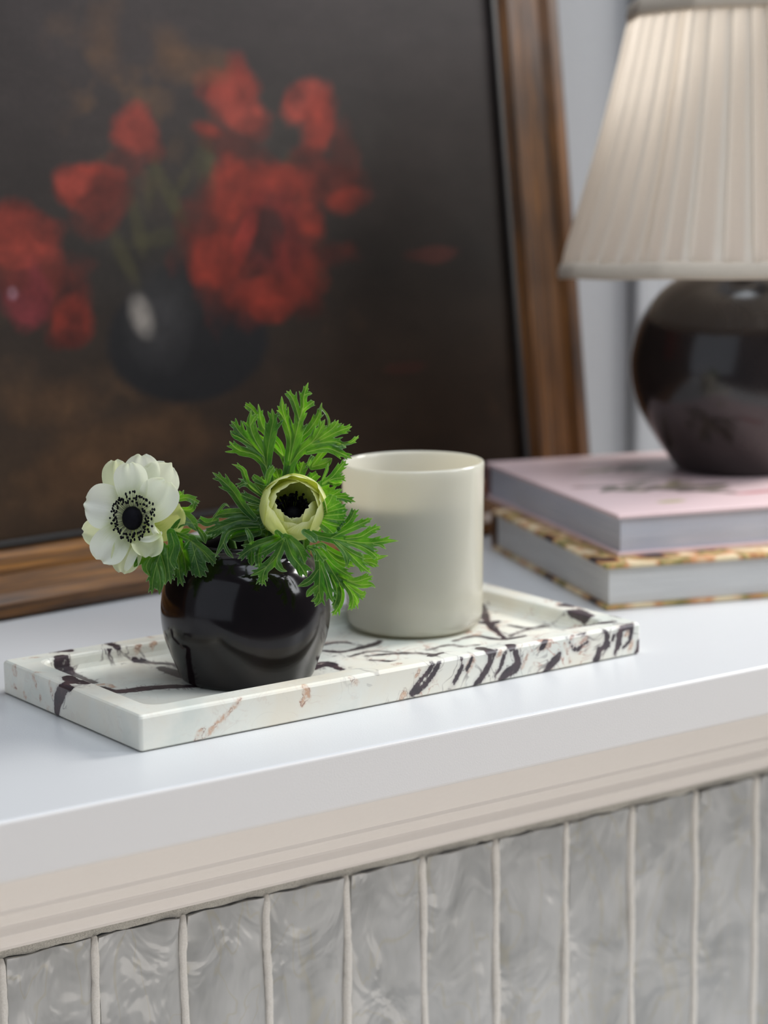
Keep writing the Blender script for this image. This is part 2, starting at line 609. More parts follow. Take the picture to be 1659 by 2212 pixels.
# painted vase
dab(412, 740, 172, 138, (24, 23, 24), wob=0.06, soft=0.12, seed=1, tex=0.15)
dab(440, 620, 130, 60, (28, 27, 27), wob=0.1, soft=0.4, seed=2, tex=0.2)
dab(345, 700, 60, 90, (52, 50, 50), wob=0.25, soft=0.9, op=0.6, seed=3)
dab(308, 692, 24, 44, (138, 130, 122), wob=0.6, soft=1.0, seed=4, rot=10, op=0.75)
# stems and leaves
for q, (x, y, rx, ry, rot) in enumerate([(330, 400, 12, 60, -15), (365, 420, 14, 70, 20), (390, 470, 12, 60, 30), (300, 500, 14, 60, 5), (460, 370, 12, 60, 0), (270, 560, 16, 70, 20), (350, 520, 60, 18, 10), (440, 340, 16, 50, -8), (630, 370, 20, 30, 0), (395, 400, 10, 46, -30)]):
    dab(x, y, rx, ry, (62, 58, 34), rot=rot, op=0.42, soft=0.8, wob=0.6, seed=10 + q)
RED, RED2, RED3 = (112, 36, 24), (70, 25, 18), (120, 44, 33)
blooms = [  # x, y, rx, ry, rot, colour, opacity
    (300, 290, 52, 66, 0, RED3, .85), (330, 320, 36, 50, -20, RED2, .6), (270, 360, 30, 30, 0, RED2, .5),
    (500, 190, 62, 40, 10, RED, .9), (530, 250, 62, 66, -20, RED3, .85), (460, 290, 46, 26, 20, RED, .8), (515, 150, 34, 34, 0, RED, .7), (560, 290, 34, 30, 0, RED2, .6), (490, 320, 50, 20, 10, RED2, .6),
    (650, 235, 36, 60, 40, RED3, .85), (685, 300, 40, 66, 25, RED, .85), (700, 250, 36, 50, -10, RED, .7), (740, 320, 34, 70, 5, RED2, .55), (700, 400, 66, 46, 10, RED2, .9), (750, 440, 44, 30, -20, RED, .6), (670, 370, 36, 40, 0, RED2, .8),
    (190, 410, 72, 44, -8, RED, .95), (225, 450, 50, 60, 20, RED2, .8), (150, 400, 40, 34, 0, RED3, .8), (190, 470, 50, 40, 0, RED2, .55),
    (565, 515, 132, 172, -8, RED2, .95), (500, 450, 60, 80, 30, RED, .85), (580, 400, 80, 50, 0, RED, .85), (650, 450, 40, 90, -25, RED, .75), (640, 600, 60, 70, -30, RED, .55), (470, 570, 50, 60, 10, RED, .9), (560, 640, 80, 40, 0, RED, .8), (580, 680, 40, 26, 0, RED, .7), (590, 520, 70, 90, 0, (84, 26, 22), .85), (575, 515, 40, 56, 0, (42, 22, 20), .85), (540, 480, 20, 60, 20, (128, 38, 30), .5), (610, 570, 18, 60, -10, (120, 36, 30), .45),
    (40, 520, 66, 60, -20, RED, .85), (90, 590, 60, 90, 15, RED3, .75), (130, 640, 62, 90, 20, RED2, .85), (160, 700, 42, 56, 0, RED, .85), (60, 650, 40, 70, 10, (92, 30, 34), .8), (20, 600, 40, 50, 0, RED2, .8), (100, 500, 40, 30, 0, RED2, .6), (28, 640, 12, 16, 0, (150, 110, 120), .55), (30, 560, 40, 22, 20, RED3, .6), (150, 740, 50, 24, 0, RED2, .7),
    (940, 555, 60, 14, 0, (80, 36, 30), .4), (880, 800, 50, 12, 0, (70, 34, 28), .4)]
for q, (x, y, rx, ry, rot, col, op) in enumerate(blooms):
    dab(x, y, rx, ry, col, rot=-rot, op=op * 0.95, soft=0.5, wob=1.0, seed=20 + q, tex=0.75)
for q, (x, y, rx, ry) in enumerate([(230, 100, 40, 70), (370, 100, 30, 40), (420, 150, 60, 30), (120, 880, 90, 40), (150, 1050, 120, 60), (300, 960, 150, 50)]):
    dab(x, y, rx, ry, (84, 58, 36), op=0.42, soft=0.9, wob=1.0, seed=90 + q)
verts = np.stack([GX.ravel(), np.full(GX.size, 0.0085) + 0.00012 * (nB.ravel() - .5), GZ.ravel()], -1)
ii, jj = np.meshgrid(np.arange(gz - 1), np.arange(gx - 1), indexing='ij')
q = (ii * gx + jj).ravel()
faces = np.stack([q, q + 1, q + gx + 1, q + gx], -1).tolist()
M_CANVAS, nt, b = new_mat('oil_painting')
att = N(nt, 'ShaderNodeAttribute', attribute_name='paint')
cn = noise(nt, 220, 4, 0.6)
nt.links.new(mixc(nt, 0.25, att.outputs[0], cn.outputs[0], 'OVERLAY'), b.inputs['Base Color'])
b.inputs['Roughness'].default_value = 0.48
b.inputs['Specular IOR Level'].default_value = 0.15
bump(nt, b, cn.outputs[0], 0.03, 0.001)
cv = mesh_obj('canvas', verts, faces, M_CANVAS, ptr, colors=np.clip(C.reshape(-1, 3), 0, 1))
cv['label'] = 'dark canvas painted with red flowers in a round black vase'
bk = bm_obj('backing_board', box_bm((XL + 0.01, 0.0125, ZB + 0.01), (XR - 0.01, 0.0185, ZT - 0.01)), M_LIP, ptr)

# ------------------------------------------------------------------ marble tray
L_, W_, H_ = 0.357, 0.1614, 0.0200
RIM, FLOOR_Z, TYAW = 0.0155, 0.0105, math.radians(0.985)
tray = empty('marble_tray', (0, 0, 0.0003), TYAW)
tag(tray, 'long cream marble tray with dark purple veins on the white shelf', 'tray')
Rz = np.array([[math.cos(TYAW), -math.sin(TYAW), 0], [math.sin(TYAW), math.cos(TYAW), 0], [0, 0, 1]])


def rrect(inset, rad, z, npc=12, nl=170, nw=78):
    x0, x1, y0, y1 = inset, L_ - inset, inset, W_ - inset
    rad = max(rad, 1e-4)
    pts = []
    for (cx, cy, a0), nseg, d in (((x1 - rad, y0 + rad, -90), nw, (0, 1)), ((x1 - rad, y1 - rad, 0), nl, (-1, 0)), ((x0 + rad, y1 - rad, 90), nw, (0, -1)), ((x0 + rad, y0 + rad, 180), nl, (1, 0))):
        for i in range(npc + 1):
            a = math.radians(a0 + 90 * i / npc)
            pts.append((cx + rad * math.cos(a), cy + rad * math.sin(a), z))
        ln = (y1 - y0 - 2 * rad) if d[1] else (x1 - x0 - 2 * rad)
        e0 = pts[-1]
        for i in range(1, nseg):
            pts.append((e0[0] + d[0] * ln * i / nseg, e0[1] + d[1] * ln * i / nseg, z))
    return pts


rings = [rrect(0.0012, 0.0015, 0.0), rrect(0.0, 0.0022, 0.0010)]
for i in range(1, 8): rings.append(rrect(0.0, 0.0022, 0.0010 + (H_ - 0.0030) * i / 7))
rings += [rrect(0.0005, 0.0022, H_ - 0.0008), rrect(0.0016, 0.0020, H_)]
for i in range(1, 6): rings.append(rrect(0.0016 + (RIM - 0.0032) * i / 5, 0.002 + 0.0085 * i / 5, H_))
rings += [rrect(RIM - 0.0003, 0.011, H_ - 0.0006), rrect(RIM + 0.0003, 0.011, H_ - 0.002), rrect(RIM + 0.0012, 0.0105, FLOOR_Z + 0.0035), rrect(RIM + 0.0026, 0.010, FLOOR_Z + 0.001), rrect(RIM + 0.005, 0.009, FLOOR_Z)]
i0 = RIM + 0.005
for i in range(1, 44):
    t = i / 44
    rings.append(rrect(i0 + (W_ / 2 - i0 - 0.0004) * t, 0.009 * (1 - t), FLOOR_Z))
nr = len(rings[0])
TV = np.array([p for r_ in rings for p in r_])
fs = []
for k_ in range(len(rings) - 1):
    for i in range(nr):
        j = (i + 1) % nr
        fs.append((k_ * nr + i, k_ * nr + j, (k_ + 1) * nr + j, (k_ + 1) * nr + i))
fs.append(tuple(range(nr))[::-1])
fs.append(tuple(range((len(rings) - 1) * nr, len(rings) * nr)))


def tray_pt(px, py, face):
    """photo point -> tray coordinates on one of its faces"""
    if face == 'f': q = on_z(px, py, FLOOR_Z)
    elif face == 'r': q = on_z(px, py, H_)
    elif face == 's': q = on_plane(px, py, (0, 0, 0), Rz @ np.array([0, -1.0, 0]))
    elif face == 'l': q = on_plane(px, py, (0, 0, 0), Rz @ np.array([-1.0, 0, 0]))
    elif face == 'b': q = on_plane(px, py, Rz @ np.array([0, W_ - RIM, 0]), Rz @ np.array([0, 1.0, 0]))
    q = Rz.T @ q
    return np.array([q[0], q[1], min(max(q[2], 0), H_)])


S4 = lambda pts: [(x / 3.95, 1360 + y / 3.95) for x, y in pts]
S5 = lambda pts: [(660 + x / 2.127, 1220 + y / 2.127) for x, y in pts]
dark = []    # (face, points, half width mm)
dark += [('l', S4([(485, 740), (490, 650), (515, 560), (560, 475), (585, 420)]), 4.6), ('r', S4([(555, 470), (620, 450), (700, 455), (740, 462)]), 2.6), ('r', S4([(590, 410), (600, 440)]), 2.4),
         ('f', S4([(520, 320), (600, 385), (700, 430), (800, 458)]), 2.8), ('r', S4([(450, 190), (520, 180), (590, 185)]), 3.0), ('b', S4([(530, 200), (515, 300)]), 4.6), ('f', S4([(500, 305), (545, 330)]), 3.0),
         ('f', S4([(860, 500), (950, 530), (1100, 525), (1300, 500), (1500, 490), (1700, 488)]), 3.0),
         ('r', S4([(835, 112), (920, 120), (985, 140), (1005, 165)]), 1.5), ('b', S4([(1000, 150), (1020, 240)]), 1.4), ('b', S4([(935, 150), (922, 235)]), 1.2), ('f', S4([(925, 245), (1100, 270), (1300, 290), (1500, 305), (1620, 380)]), 1.7), ('f', S4([(1000, 240), (1200, 262), (1330, 300)]), .9), ('f', S4([(1380, 330), (1500, 380), (1650, 430)]), 3.0)]
dark += [('f', S5(p), w) for p, w in [
    ([(-100, 500), (20, 480), (100, 462), (165, 482)], 2.4), ([(10, 470), (90, 450), (160, 468)], 1.2), ([(60, 395), (180, 402), (300, 372), (345, 352)], 1.8), ([(50, 380), (150, 358), (260, 372)], 1.0), ([(280, 422), (450, 408), (640, 415)], 1.4), ([(300, 440), (430, 446), (560, 428)], 1.1), ([(200, 425), (300, 400), (420, 405)], .9),
    ([(815, 190), (830, 255), (870, 300), (915, 342)], 1.7), ([(800, 265), (850, 270), (880, 262)], 2.6), ([(680, 352), (780, 330), (900, 345), (1010, 330)], 1.5), ([(930, 280), (1010, 292), (1110, 288)], 1.2), ([(700, 380), (800, 372), (900, 385)], 1.0), ([(560, 395), (650, 372), (740, 378)], 1.0), ([(1120, 275), (1000, 305), (940, 330)], 1.0), ([(0, 440), (60, 430), (130, 420)], .8)]]
dark += [('r', S5(p), w) for p, w in [([(1170, 190), (1195, 185), (1230, 195)], 2.4), ([(1240, 215), (1290, 235)], 3.4), ([(1300, 190), (1380, 205)], .8), ([(1190, 295), (1300, 278), (1420, 262)], 1.5), ([(1400, 225), (1450, 245)], 1.0), ([(1100, 300), (1170, 292)], 1.8), ([(580, 420), (620, 405)], 1.6), ([(800, 385), (840, 395)], 2), ([(940, 372), (960, 385)], 2)]]
dark += [('s', S5(p), w) for p, w in [
    ([(620, 432), (600, 480), (560, 540), (490, 605)], 1.6), ([(575, 440), (580, 470), (530, 530), (480, 600)], 1.6), ([(690, 405), (722, 445), (695, 520), (655, 580)], 1.3), ([(835, 390), (850, 440), (815, 510), (780, 555)], 2.4), ([(880, 392), (860, 420)], 1.2), ([(765, 428), (738, 490)], .8), ([(920, 400), (895, 470), (870, 520)], 1.4), ([(960, 395), (975, 460), (930, 500), (890, 530)], 2.8), ([(1110, 342), (1085, 382)], 1.7), ([(1170, 412), (1130, 460), (1100, 490)], 2.6), ([(1205, 310), (1210, 350), (1245, 395), (1300, 345), (1285, 400)], 1.1), ([(1225, 310), (1255, 320), (1300, 300)], 1.3), ([(1370, 295), (1385, 350), (1325, 440)], 2.0), ([(1425, 310), (1405, 360), (1375, 395)], 1.1), ([(1500, 280), (1450, 300), (1440, 360), (1420, 415)], 2.5), ([(1500, 300), (1490, 345), (1458, 385)], 1.1), ([(1532, 360), (1525, 400)], 2.2), ([(1350, 395), (1340, 435)], 2.4), ([(520, 560), (500, 590)], 1.2)]]
rust = [('s', [(523, 1508), (498, 1537), (470, 1563), (447, 1588), (424, 1604)], 1.1), ('s', [(440, 1575), (425, 1600)], 1.6), ('s', [(660, 1482), (662, 1502), (652, 1522)], 2.6), ('s', [(757, 1466), (768, 1476)], 1.2), ('s', [(863, 1516), (872, 1500)], 2.2), ('s', [(900, 1460), (905, 1450)], 1.4), ('r', [(850, 1437), (866, 1434)], 1.8), ('s', [(1010, 1440), (1020, 1420)], 1.2), ('s', [(1075, 1420), (1085, 1405)], 1.0)]
rust += [('f', S4([(830, 480), (900, 470), (970, 495)]), 2.0), ('r', S4([(200, 255), (290, 240), (360, 242)]), .9), ('r', S4([(250, 370), (300, 365), (390, 375)]), .9), ('l', S4([(270, 370), (300, 450), (315, 515)]), .9), ('l', S4([(420, 440), (440, 550), (455, 590)]), .9), ('l', S4([(105, 480), (140, 500)]), 1.4), ('l', S4([(205, 550), (212, 575)]), 1.0), ('l', S4([(395, 640), (415, 680)]), 1.4), ('l', S4([(340, 570), (350, 640)]), 1.0), ('l', S4([(120, 330), (130, 370)]), 2), ('b', S4([(1150, 190), (1185, 110), (1200, 140)]), 1.6), ('r', S4([(1220, 60), (1290, 70)]), 1.6), ('b', S4([(1290, 150), (1330, 120)]), 1.6)]
rust += [('f', S5(p), w) for p, w in [([(830, 210), (845, 290), (890, 330)], 1.6), ([(830, 120), (850, 125)], 2.2), ([(700, 345), (790, 322)], 1.6), ([(100, 360), (180, 352)], 1.6)]]
rust += [('s', S5(p), w) for p, w in [([(770, 440), (745, 490)], 1.2), ([(1100, 340), (1130, 350), (1070, 390)], 1.6), ([(1025, 405), (990, 480)], .9), ([(1500, 360), (1485, 400)], 1.4), ([(1190, 360), (1215, 450)], 1.0), ([(1440, 270), (1500, 275), (1470, 330)], 1.6), ([(900, 360), (990, 345)], 1.2)]]


def vein_field(veins, dk_=True):
    best = np.full(len(TV), 50.0)
    for face, pts, hw in veins:
        P = np.array([tray_pt(x, y, face) for x, y in pts])
        if len(P) > 2: P = catmull(P, len(P) * 4)
        for q_, (a, c) in enumerate(zip(P[:-1], P[1:])):
            d = c - a
            hw_ = hw * (0.45 + 0.55 * math.sin(math.pi * (q_ + 0.5) / (len(P) - 1)) ** 0.6)
            t = np.clip(((TV - a) @ d) / max(d @ d, 1e-12), 0, 1)
            dist = np.linalg.norm(TV - (a + t[:, None] * d), axis=1) * 1000 - hw_ * (1.6 if face in 'fr' and dk_ else 1.0)
            best = np.minimum(best, dist)
    return np.minimum(best, 12)


M_MARBLE, nt, b = new_mat('calacatta_marble')
tcm = N(nt, 'ShaderNodeTexCoord')
vd = N(nt, 'ShaderNodeAttribute', attribute_name='vein')
vr = N(nt, 'ShaderNodeAttribute', attribute_name='rust')
fine = noise(nt, 420, 4, 0.6, vec=tcm.outputs['Object'])
med = noise(nt, 110, 5, 0.6, vec=tcm.outputs['Object'])
cloud = noise(nt, 18, 5, 0.55, vec=tcm.outputs['Object'], dist=0.5)
base = ramp(nt, cloud.outputs[0], [(0.32, lin(214, 218, 209)), (0.48, lin(230, 229, 218)), (0.70, lin(230, 223, 206))])
# long faint clouded veins of the stone
sep = N(nt, 'ShaderNodeSeparateXYZ'); nt.links.new(tcm.outputs['Object'], sep.inputs[0])
right = smoothstep(nt, sep.outputs[0], 0.10, 0.22)
vnz = noise(nt, 34, 3, 0.5, vec=tcm.outputs['Object'], mapping=(1.2, 0.8, 1), dist=1.6)
thin = smoothstep(nt, mth(nt, 'ABSOLUTE', mth(nt, 'SUBTRACT', vnz.outputs[0], 0.5)), 0.022, 0.004)
gate = smoothstep(nt, noise(nt, 22, 2, 0.5, vec=tcm.outputs['Object'], mapping=(1, 1, 1)).outputs[0], 0.5, 0.62)
nearv = mth(nt, 'MULTIPLY', smoothstep(nt, vd.outputs['Fac'], 8.0, 1.5), 0.8)
thinr = mth(nt, 'MULTIPLY', mth(nt, 'MULTIPLY', thin, mth(nt, 'MAXIMUM', gate, nearv)), mth(nt, 'MAXIMUM', nearv, mth(nt, 'ADD', mth(nt, 'MULTIPLY', right, 0.8), 0.05)))
wob = mth(nt, 'ADD', mth(nt, 'MULTIPLY', mth(nt, 'SUBTRACT', med.outputs[0], 0.5), 5.0), mth(nt, 'MULTIPLY', mth(nt, 'SUBTRACT', fine.outputs[0], 0.5), 2.2))
dv = mth(nt, 'ADD', vd.outputs['Fac'], wob)
dr = mth(nt, 'ADD', vr.outputs['Fac'], mth(nt, 'MULTIPLY', wob, 1.5))
brk = smoothstep(nt, noise(nt, 190, 4, 0.65, vec=tcm.outputs['Object']).outputs[0], 0.40, 0.60)
halo = mth(nt, 'MULTIPLY', smoothstep(nt, dr, 1.6, -1.6), mth(nt, 'ADD', mth(nt, 'MULTIPLY', brk, 0.7), 0.2))
c1 = mixc(nt, mth(nt, 'MULTIPLY', halo, 0.9), base.outputs[0], lin(196, 146, 110))
core = mth(nt, 'MULTIPLY', smoothstep(nt, mth(nt, 'ABSOLUTE', mth(nt, 'ADD', dr, 0.3)), 0.34, 0.05), smoothstep(nt, med.outputs[0], 0.42, 0.52))
c1 = mixc(nt, mth(nt, 'MULTIPLY', core, 0.75), c1, lin(134, 84, 70))
c1 = mixc(nt, mth(nt, 'MULTIPLY', smoothstep(nt, dv, 2.4, 0.2), 0.28), c1, lin(150, 140, 142))
c1 = mixc(nt, mth(nt, 'MULTIPLY', thinr, 0.85), c1, lin(78, 60, 66))
rnz = noise(nt, 40, 3, 0.5, vec=tcm.outputs['Object'], mapping=(0.9, 1.0, 1.2), dist=1.9)
rthin = mth(nt, 'MULTIPLY', smoothstep(nt, mth(nt, 'ABSOLUTE', mth(nt, 'SUBTRACT', rnz.outputs[0], 0.47)), 0.030, 0.004), mth(nt, 'MULTIPLY', smoothstep(nt, noise(nt, 30, 2, 0.5, vec=tcm.outputs['Object'], mapping=(1, 1.3, 1)).outputs[0], 0.48, 0.60), mth(nt, 'ADD', mth(nt, 'MULTIPLY', right, 0.75), 0.10)))
c1 = mixc(nt, mth(nt, 'MULTIPLY', rthin, 0.8), c1, lin(168, 106, 84))
veinc = ramp(nt, med.outputs[0], [(0.35, lin(42, 34, 42)), (0.55, lin(62, 46, 54)), (0.75, lin(96, 66, 68))])
streak = smoothstep(nt, noise(nt, 300, 3, 0.6, vec=tcm.outputs['Object'], mapping=(1, 0.5, 0.5)).outputs[0], 0.64, 0.74)
c1 = mixc(nt, mth(nt, 'MULTIPLY', smoothstep(nt, dv, 0.4, -0.35), mth(nt, 'SUBTRACT', 0.97, mth(nt, 'MULTIPLY', streak, 0.45))), c1, veinc.outputs[0])
nt.links.new(c1, b.inputs['Base Color'])
b.inputs['Roughness'].default_value = 0.28
b.inputs['Subsurface Weight'].default_value = 0.12
b.inputs['Subsurface Radius'].default_value = (0.004, 0.0035, 0.003)
b.inputs['Subsurface Scale'].default_value = 1.0
tb = mesh_obj('tray_body', TV, fs, M_MARBLE, tray, smooth=False, attrs={'vein': vein_field(dark), 'rust': vein_field(rust, False)})

# ------------------------------------------------------------------ small brown vase
VZ = FLOOR_Z + 0.0006
vb = on_z(534, 1459, VZ)
AX = np.array([vb[0], vb[1], VZ])
vase = empty('bud_vase', tuple(AX), 0.3)
tag(vase, 'small round dark brown glazed vase standing on the marble tray', 'vase')
M_GLAZE, nt, b = new_mat('brown_glaze')
gn = noise(nt, 26, 5, 0.6)
gr = ramp(nt, gn.outputs[0], [(0.3, lin(9, 5, 6)), (0.55, lin(17, 10, 12)), (0.8, lin(34, 26, 32))])
nt.links.new(gr.outputs[0], b.inputs['Base Color'])
b.inputs['Specular IOR Level'].default_value = 0.38
sp = noise(nt, 18, 6, 0.7)
rr = ramp(nt, sp.outputs[0], [(0.35, (0.07, 0.07, 0.07, 1)), (0.7, (0.24, 0.24, 0.24, 1))])
nt.links.new(rr.outputs[0], b.inputs['Roughness'])
bump(nt, b, noise(nt, 14, 2, 0.4).outputs[0], 0.10, 0.01)
M_DARKIN = simple('vase_inside', lin(18, 12, 11), 0.5, 80, 0.1, 0.1)
po = smooth_path([(0.0360, 0.0), (0.0385, 0.0012), (0.0410, 0.0070), (0.0450, 0.0170), (0.0480, 0.0270), (0.0492, 0.0370), (0.0488, 0.0460), (0.0468, 0.0560), (0.0430, 0.0650), (0.0385, 0.0705), (0.0362, 0.0735), (0.0358, 0.0770), (0.0372, 0.0800), (0.0372, 0.0815), (0.0355, 0.0822)], 5)
v_, f_ = lathe(po, 120)
mesh_obj('body', v_, f_, M_GLAZE, vase)
pin = smooth_path([(0.0355, 0.0822), (0.0338, 0.0815), (0.0330, 0.0770), (0.0345, 0.0725), (0.0405, 0.0640), (0.0455, 0.0480), (0.0450, 0.0300), (0.0380, 0.0080), (0.0100, 0.0050)], 4)
v_, f_ = lathe(pin, 96, close_bottom=False, close_top=True)
mesh_obj('inner_wall', v_, f_, M_DARKIN, vase)

# ------------------------------------------------------------------ opal candle jar
jar = empty('candle_jar', (0.2639, 0.1178, FLOOR_Z + 0.0006))
tag(jar, 'milky white glass candle jar standing at right of the vase on tray', 'candle')
M_OPAL, nt, b = new_mat('opal_glass')
on_ = noise(nt, 20, 2, 0.5)
orr = ramp(nt, on_.outputs[0], [(0.3, lin(226, 226, 216)), (0.7, lin(232, 231, 222))])
nt.links.new(orr.outputs[0], b.inputs['Base Color'])
b.inputs['Roughness'].default_value = 0.16
b.inputs['Coat Weight'].default_value = 0.4
b.inputs['Coat Roughness'].default_value = 0.05
tr = N(nt, 'ShaderNodeBsdfTranslucent')
tr.inputs[0].default_value = lin(238, 234, 220)
mx = N(nt, 'ShaderNodeMixShader'); mx.inputs[0].default_value = 0.5
nt.links.new(b.outputs[0], mx.inputs[1]); nt.links.new(tr.outputs[0], mx.inputs[2])
nt.links.new(mx.outputs[0], nt.nodes['Material Output'].inputs[0])
JH = 0.1065
pj = [(0.0300, 0.0), (0.0360, 0.0004), (0.0400, 0.0020), (0.0425, 0.0052), (0.0434, 0.0100), (0.0438, 0.030), (0.0444, 0.070), (0.0449, JH - 0.006), (0.0451, JH - 0.0018), (0.0447, JH - 0.0004), (0.0438, JH), (0.0429, JH - 0.0006), (0.0425, JH - 0.0022), (0.0422, JH - 0.010), (0.0412, 0.030), (0.0400, 0.010), (0.034, 0.005), (0.01, 0.0045)]
v_, f_ = lathe(pj, 128, True, True)
mesh_obj('glass', v_, f_, M_OPAL, jar)
M_WAX = simple('candle_wax', lin(226, 214, 192), 0.45, 60, 0.03, 0.02)
v_, f_ = lathe([(0.0395, 0.0115), (0.0410, 0.030), (0.0416, 0.080), (0.0414, 0.0815), (0.030, 0.081), (0.004, 0.0805)], 96, True, True)
wx = mesh_obj('wax', v_, f_, M_WAX, jar)
wx['label'] = 'beige candle wax filling the jar below its rim'
M_WICK = simple('wick', lin(60, 50, 40), 0.9, 200, 0.2, 0.2)
v_, f_ = lathe([(0.0011, 0.0800), (0.0011, 0.0880), (0.0007, 0.0895)], 10, True, True)
mesh_obj('wick', v_, f_, M_WICK, jar)

# ------------------------------------------------------------------ books


def page_mat(name, col, colb, scale):
    m, nt, b = new_mat(name)
    n = noise(nt, 6, 3, 0.7, coord='Object', mapping=(2, 2, scale))
    r = ramp(nt, n.outputs[0], [(0.35, colb), (0.62, col)])
    nt.links.new(r.outputs[0], b.inputs['Base Color'])
    b.inputs['Roughness'].default_value = 0.8
    bump(nt, b, n.outputs[0], 0.4, 0.0006)
    return m


def slab_grid(name, x0, x1, y0, y1, z0, z1, paint, m, parent, nx=140, ny=120):
    """cover board with a finely gridded, painted top"""
    xs_, ys_ = np.linspace(x0, x1, nx), np.linspace(y0, y1, ny)
    GXX, GYY = np.meshgrid(xs_, ys_)
    cols = paint(GXX, GYY)
    rr_ = 0.0006
    edge = np.minimum.reduce([GXX - x0, x1 - GXX, GYY - y0, y1 - GYY])
    zt = z1 - np.where(edge < 1e-6, rr_, 0)
    vs = np.stack([GXX.ravel(), GYY.ravel(), zt.ravel()], -1)
    i, j = np.meshgrid(np.arange(ny - 1), np.arange(nx - 1), indexing='ij')
    q = (i * nx + j).ravel()
    fs = np.stack([q, q + 1, q + nx + 1, q + nx], -1).tolist()
    ring = list(range(nx)) + [r_ * nx + nx - 1 for r_ in range(1, ny)] + [(ny - 1) * nx + c for c in range(nx - 2, -1, -1)] + [r_ * nx for r_ in range(ny - 2, 0, -1)]
    nb = len(vs)
    low = vs[ring].copy(); low[:, 2] = z0
    vs = np.vstack([vs, low])
    cols = np.vstack([cols.reshape(-1, 3), cols.reshape(-1, 3)[ring]])
    Lr = len(ring)
    for a in range(Lr):
        c = (a + 1) % Lr
        fs.append((ring[c], ring[a], nb + a, nb + c))
    fs.append(tuple(range(nb, nb + Lr))[::-1])
    return mesh_obj(name, vs, fs, m, parent, smooth=False, colors=np.clip(cols, 0, 1))


def cover_mat(name, rough):
    m, nt, b = new_mat(name)
    a = N(nt, 'ShaderNodeAttribute', attribute_name='paint')
    n = noise(nt, 300, 2)
    nt.links.new(mixc(nt, 0.06, a.outputs[0], n.outputs[0], 'OVERLAY'), b.inputs['Base Color'])
    b.inputs['Roughness'].default_value = rough
    return m


M_COVER = cover_mat('printed_cover', 0.38)


def book(name, loc, rz, w, d, h, tb_, paint, pages, edge_m, label, group):
    """fore edge faces -y, head faces -x, spine at the back (+y)"""
    bk = empty(name, loc, rz)
    tag(bk, label, 'book', group)
    slab_grid('back_cover', 0, w, 0, d, 0, tb_, paint, M_COVER, bk, 60, 60)
    slab_grid('front_cover', 0, w, 0, d, h - tb_, h, paint, M_COVER, bk, 200, 170)
    bm_obj('page_block', box_bm((0.003, 0.003, tb_), (w - 0.003, d - 0.004, h - tb_)), pages, bk)
    # rounded spine
    vs, fs = [], []
    ns = 12
    for i in range(ns + 1):
        a = -math.pi / 2 + math.pi * i / ns
        vs += [(0, d - 0.002 + 0.005 * math.cos(a), h / 2 + (h / 2) * math.sin(a)), (w, d - 0.002 + 0.005 * math.cos(a), h / 2 + (h / 2) * math.sin(a))]
    for i in range(ns):
        fs.append((2 * i, 2 * i + 1, 2 * i + 3, 2 * i + 2))
    fs.append(tuple(2 * i for i in range(ns + 1)))
    fs.append(tuple(2 * i + 1 for i in range(ns, -1, -1)))
    mesh_obj('spine', vs, fs, edge_m, bk)
    return bk


def paint_floral(x, y):
    n1 = value_noise(x + 3, y + 1, 45, 201, 4)
    n2 = value_noise(x + 7, y + 5, 90, 202, 3)
    pal = [lin3(44, 30, 24), lin3(150, 84, 44), lin3(208, 176, 120), lin3(122, 120, 60), lin3(198, 140, 96), lin3(226, 206, 168)]
    idx = np.clip(((n1 - 0.25) * 2.2) * len(pal), 0, len(pal) - 1.001)
    i0_ = idx.astype(int)
    f = (idx - i0_)[..., None]
    P = np.array(pal)
    return (P[i0_] * (1 - f) + P[np.minimum(i0_ + 1, len(pal) - 1)] * f) * (0.7 + 0.6 * n2[..., None])


M_PAGE1 = page_mat('page_edges_grey', lin(214, 213, 210), lin(178, 177, 176), 900)
M_PAGE2 = page_mat('page_edges_lilac', lin(212, 212, 222), lin(172, 180, 192), 700)
M_SP1 = simple('floral_spine', lin(150, 110, 80), 0.5, 60, 0.05, 0.3)
M_SP2 = simple('pink_spine', lin(222, 168, 166), 0.5, 60, 0.05, 0.03)
B1_RZ, B2_RZ = math.radians(-18.5), math.radians(-17.2)
book('coffee_table_book', (0.4204, 0.1129, 0.0006), B1_RZ, 0.32, 0.235, 0.0312, 0.0030, paint_floral, M_PAGE1, M_SP1,
     'thick book with patterned brown and cream cover under the pink book', None)


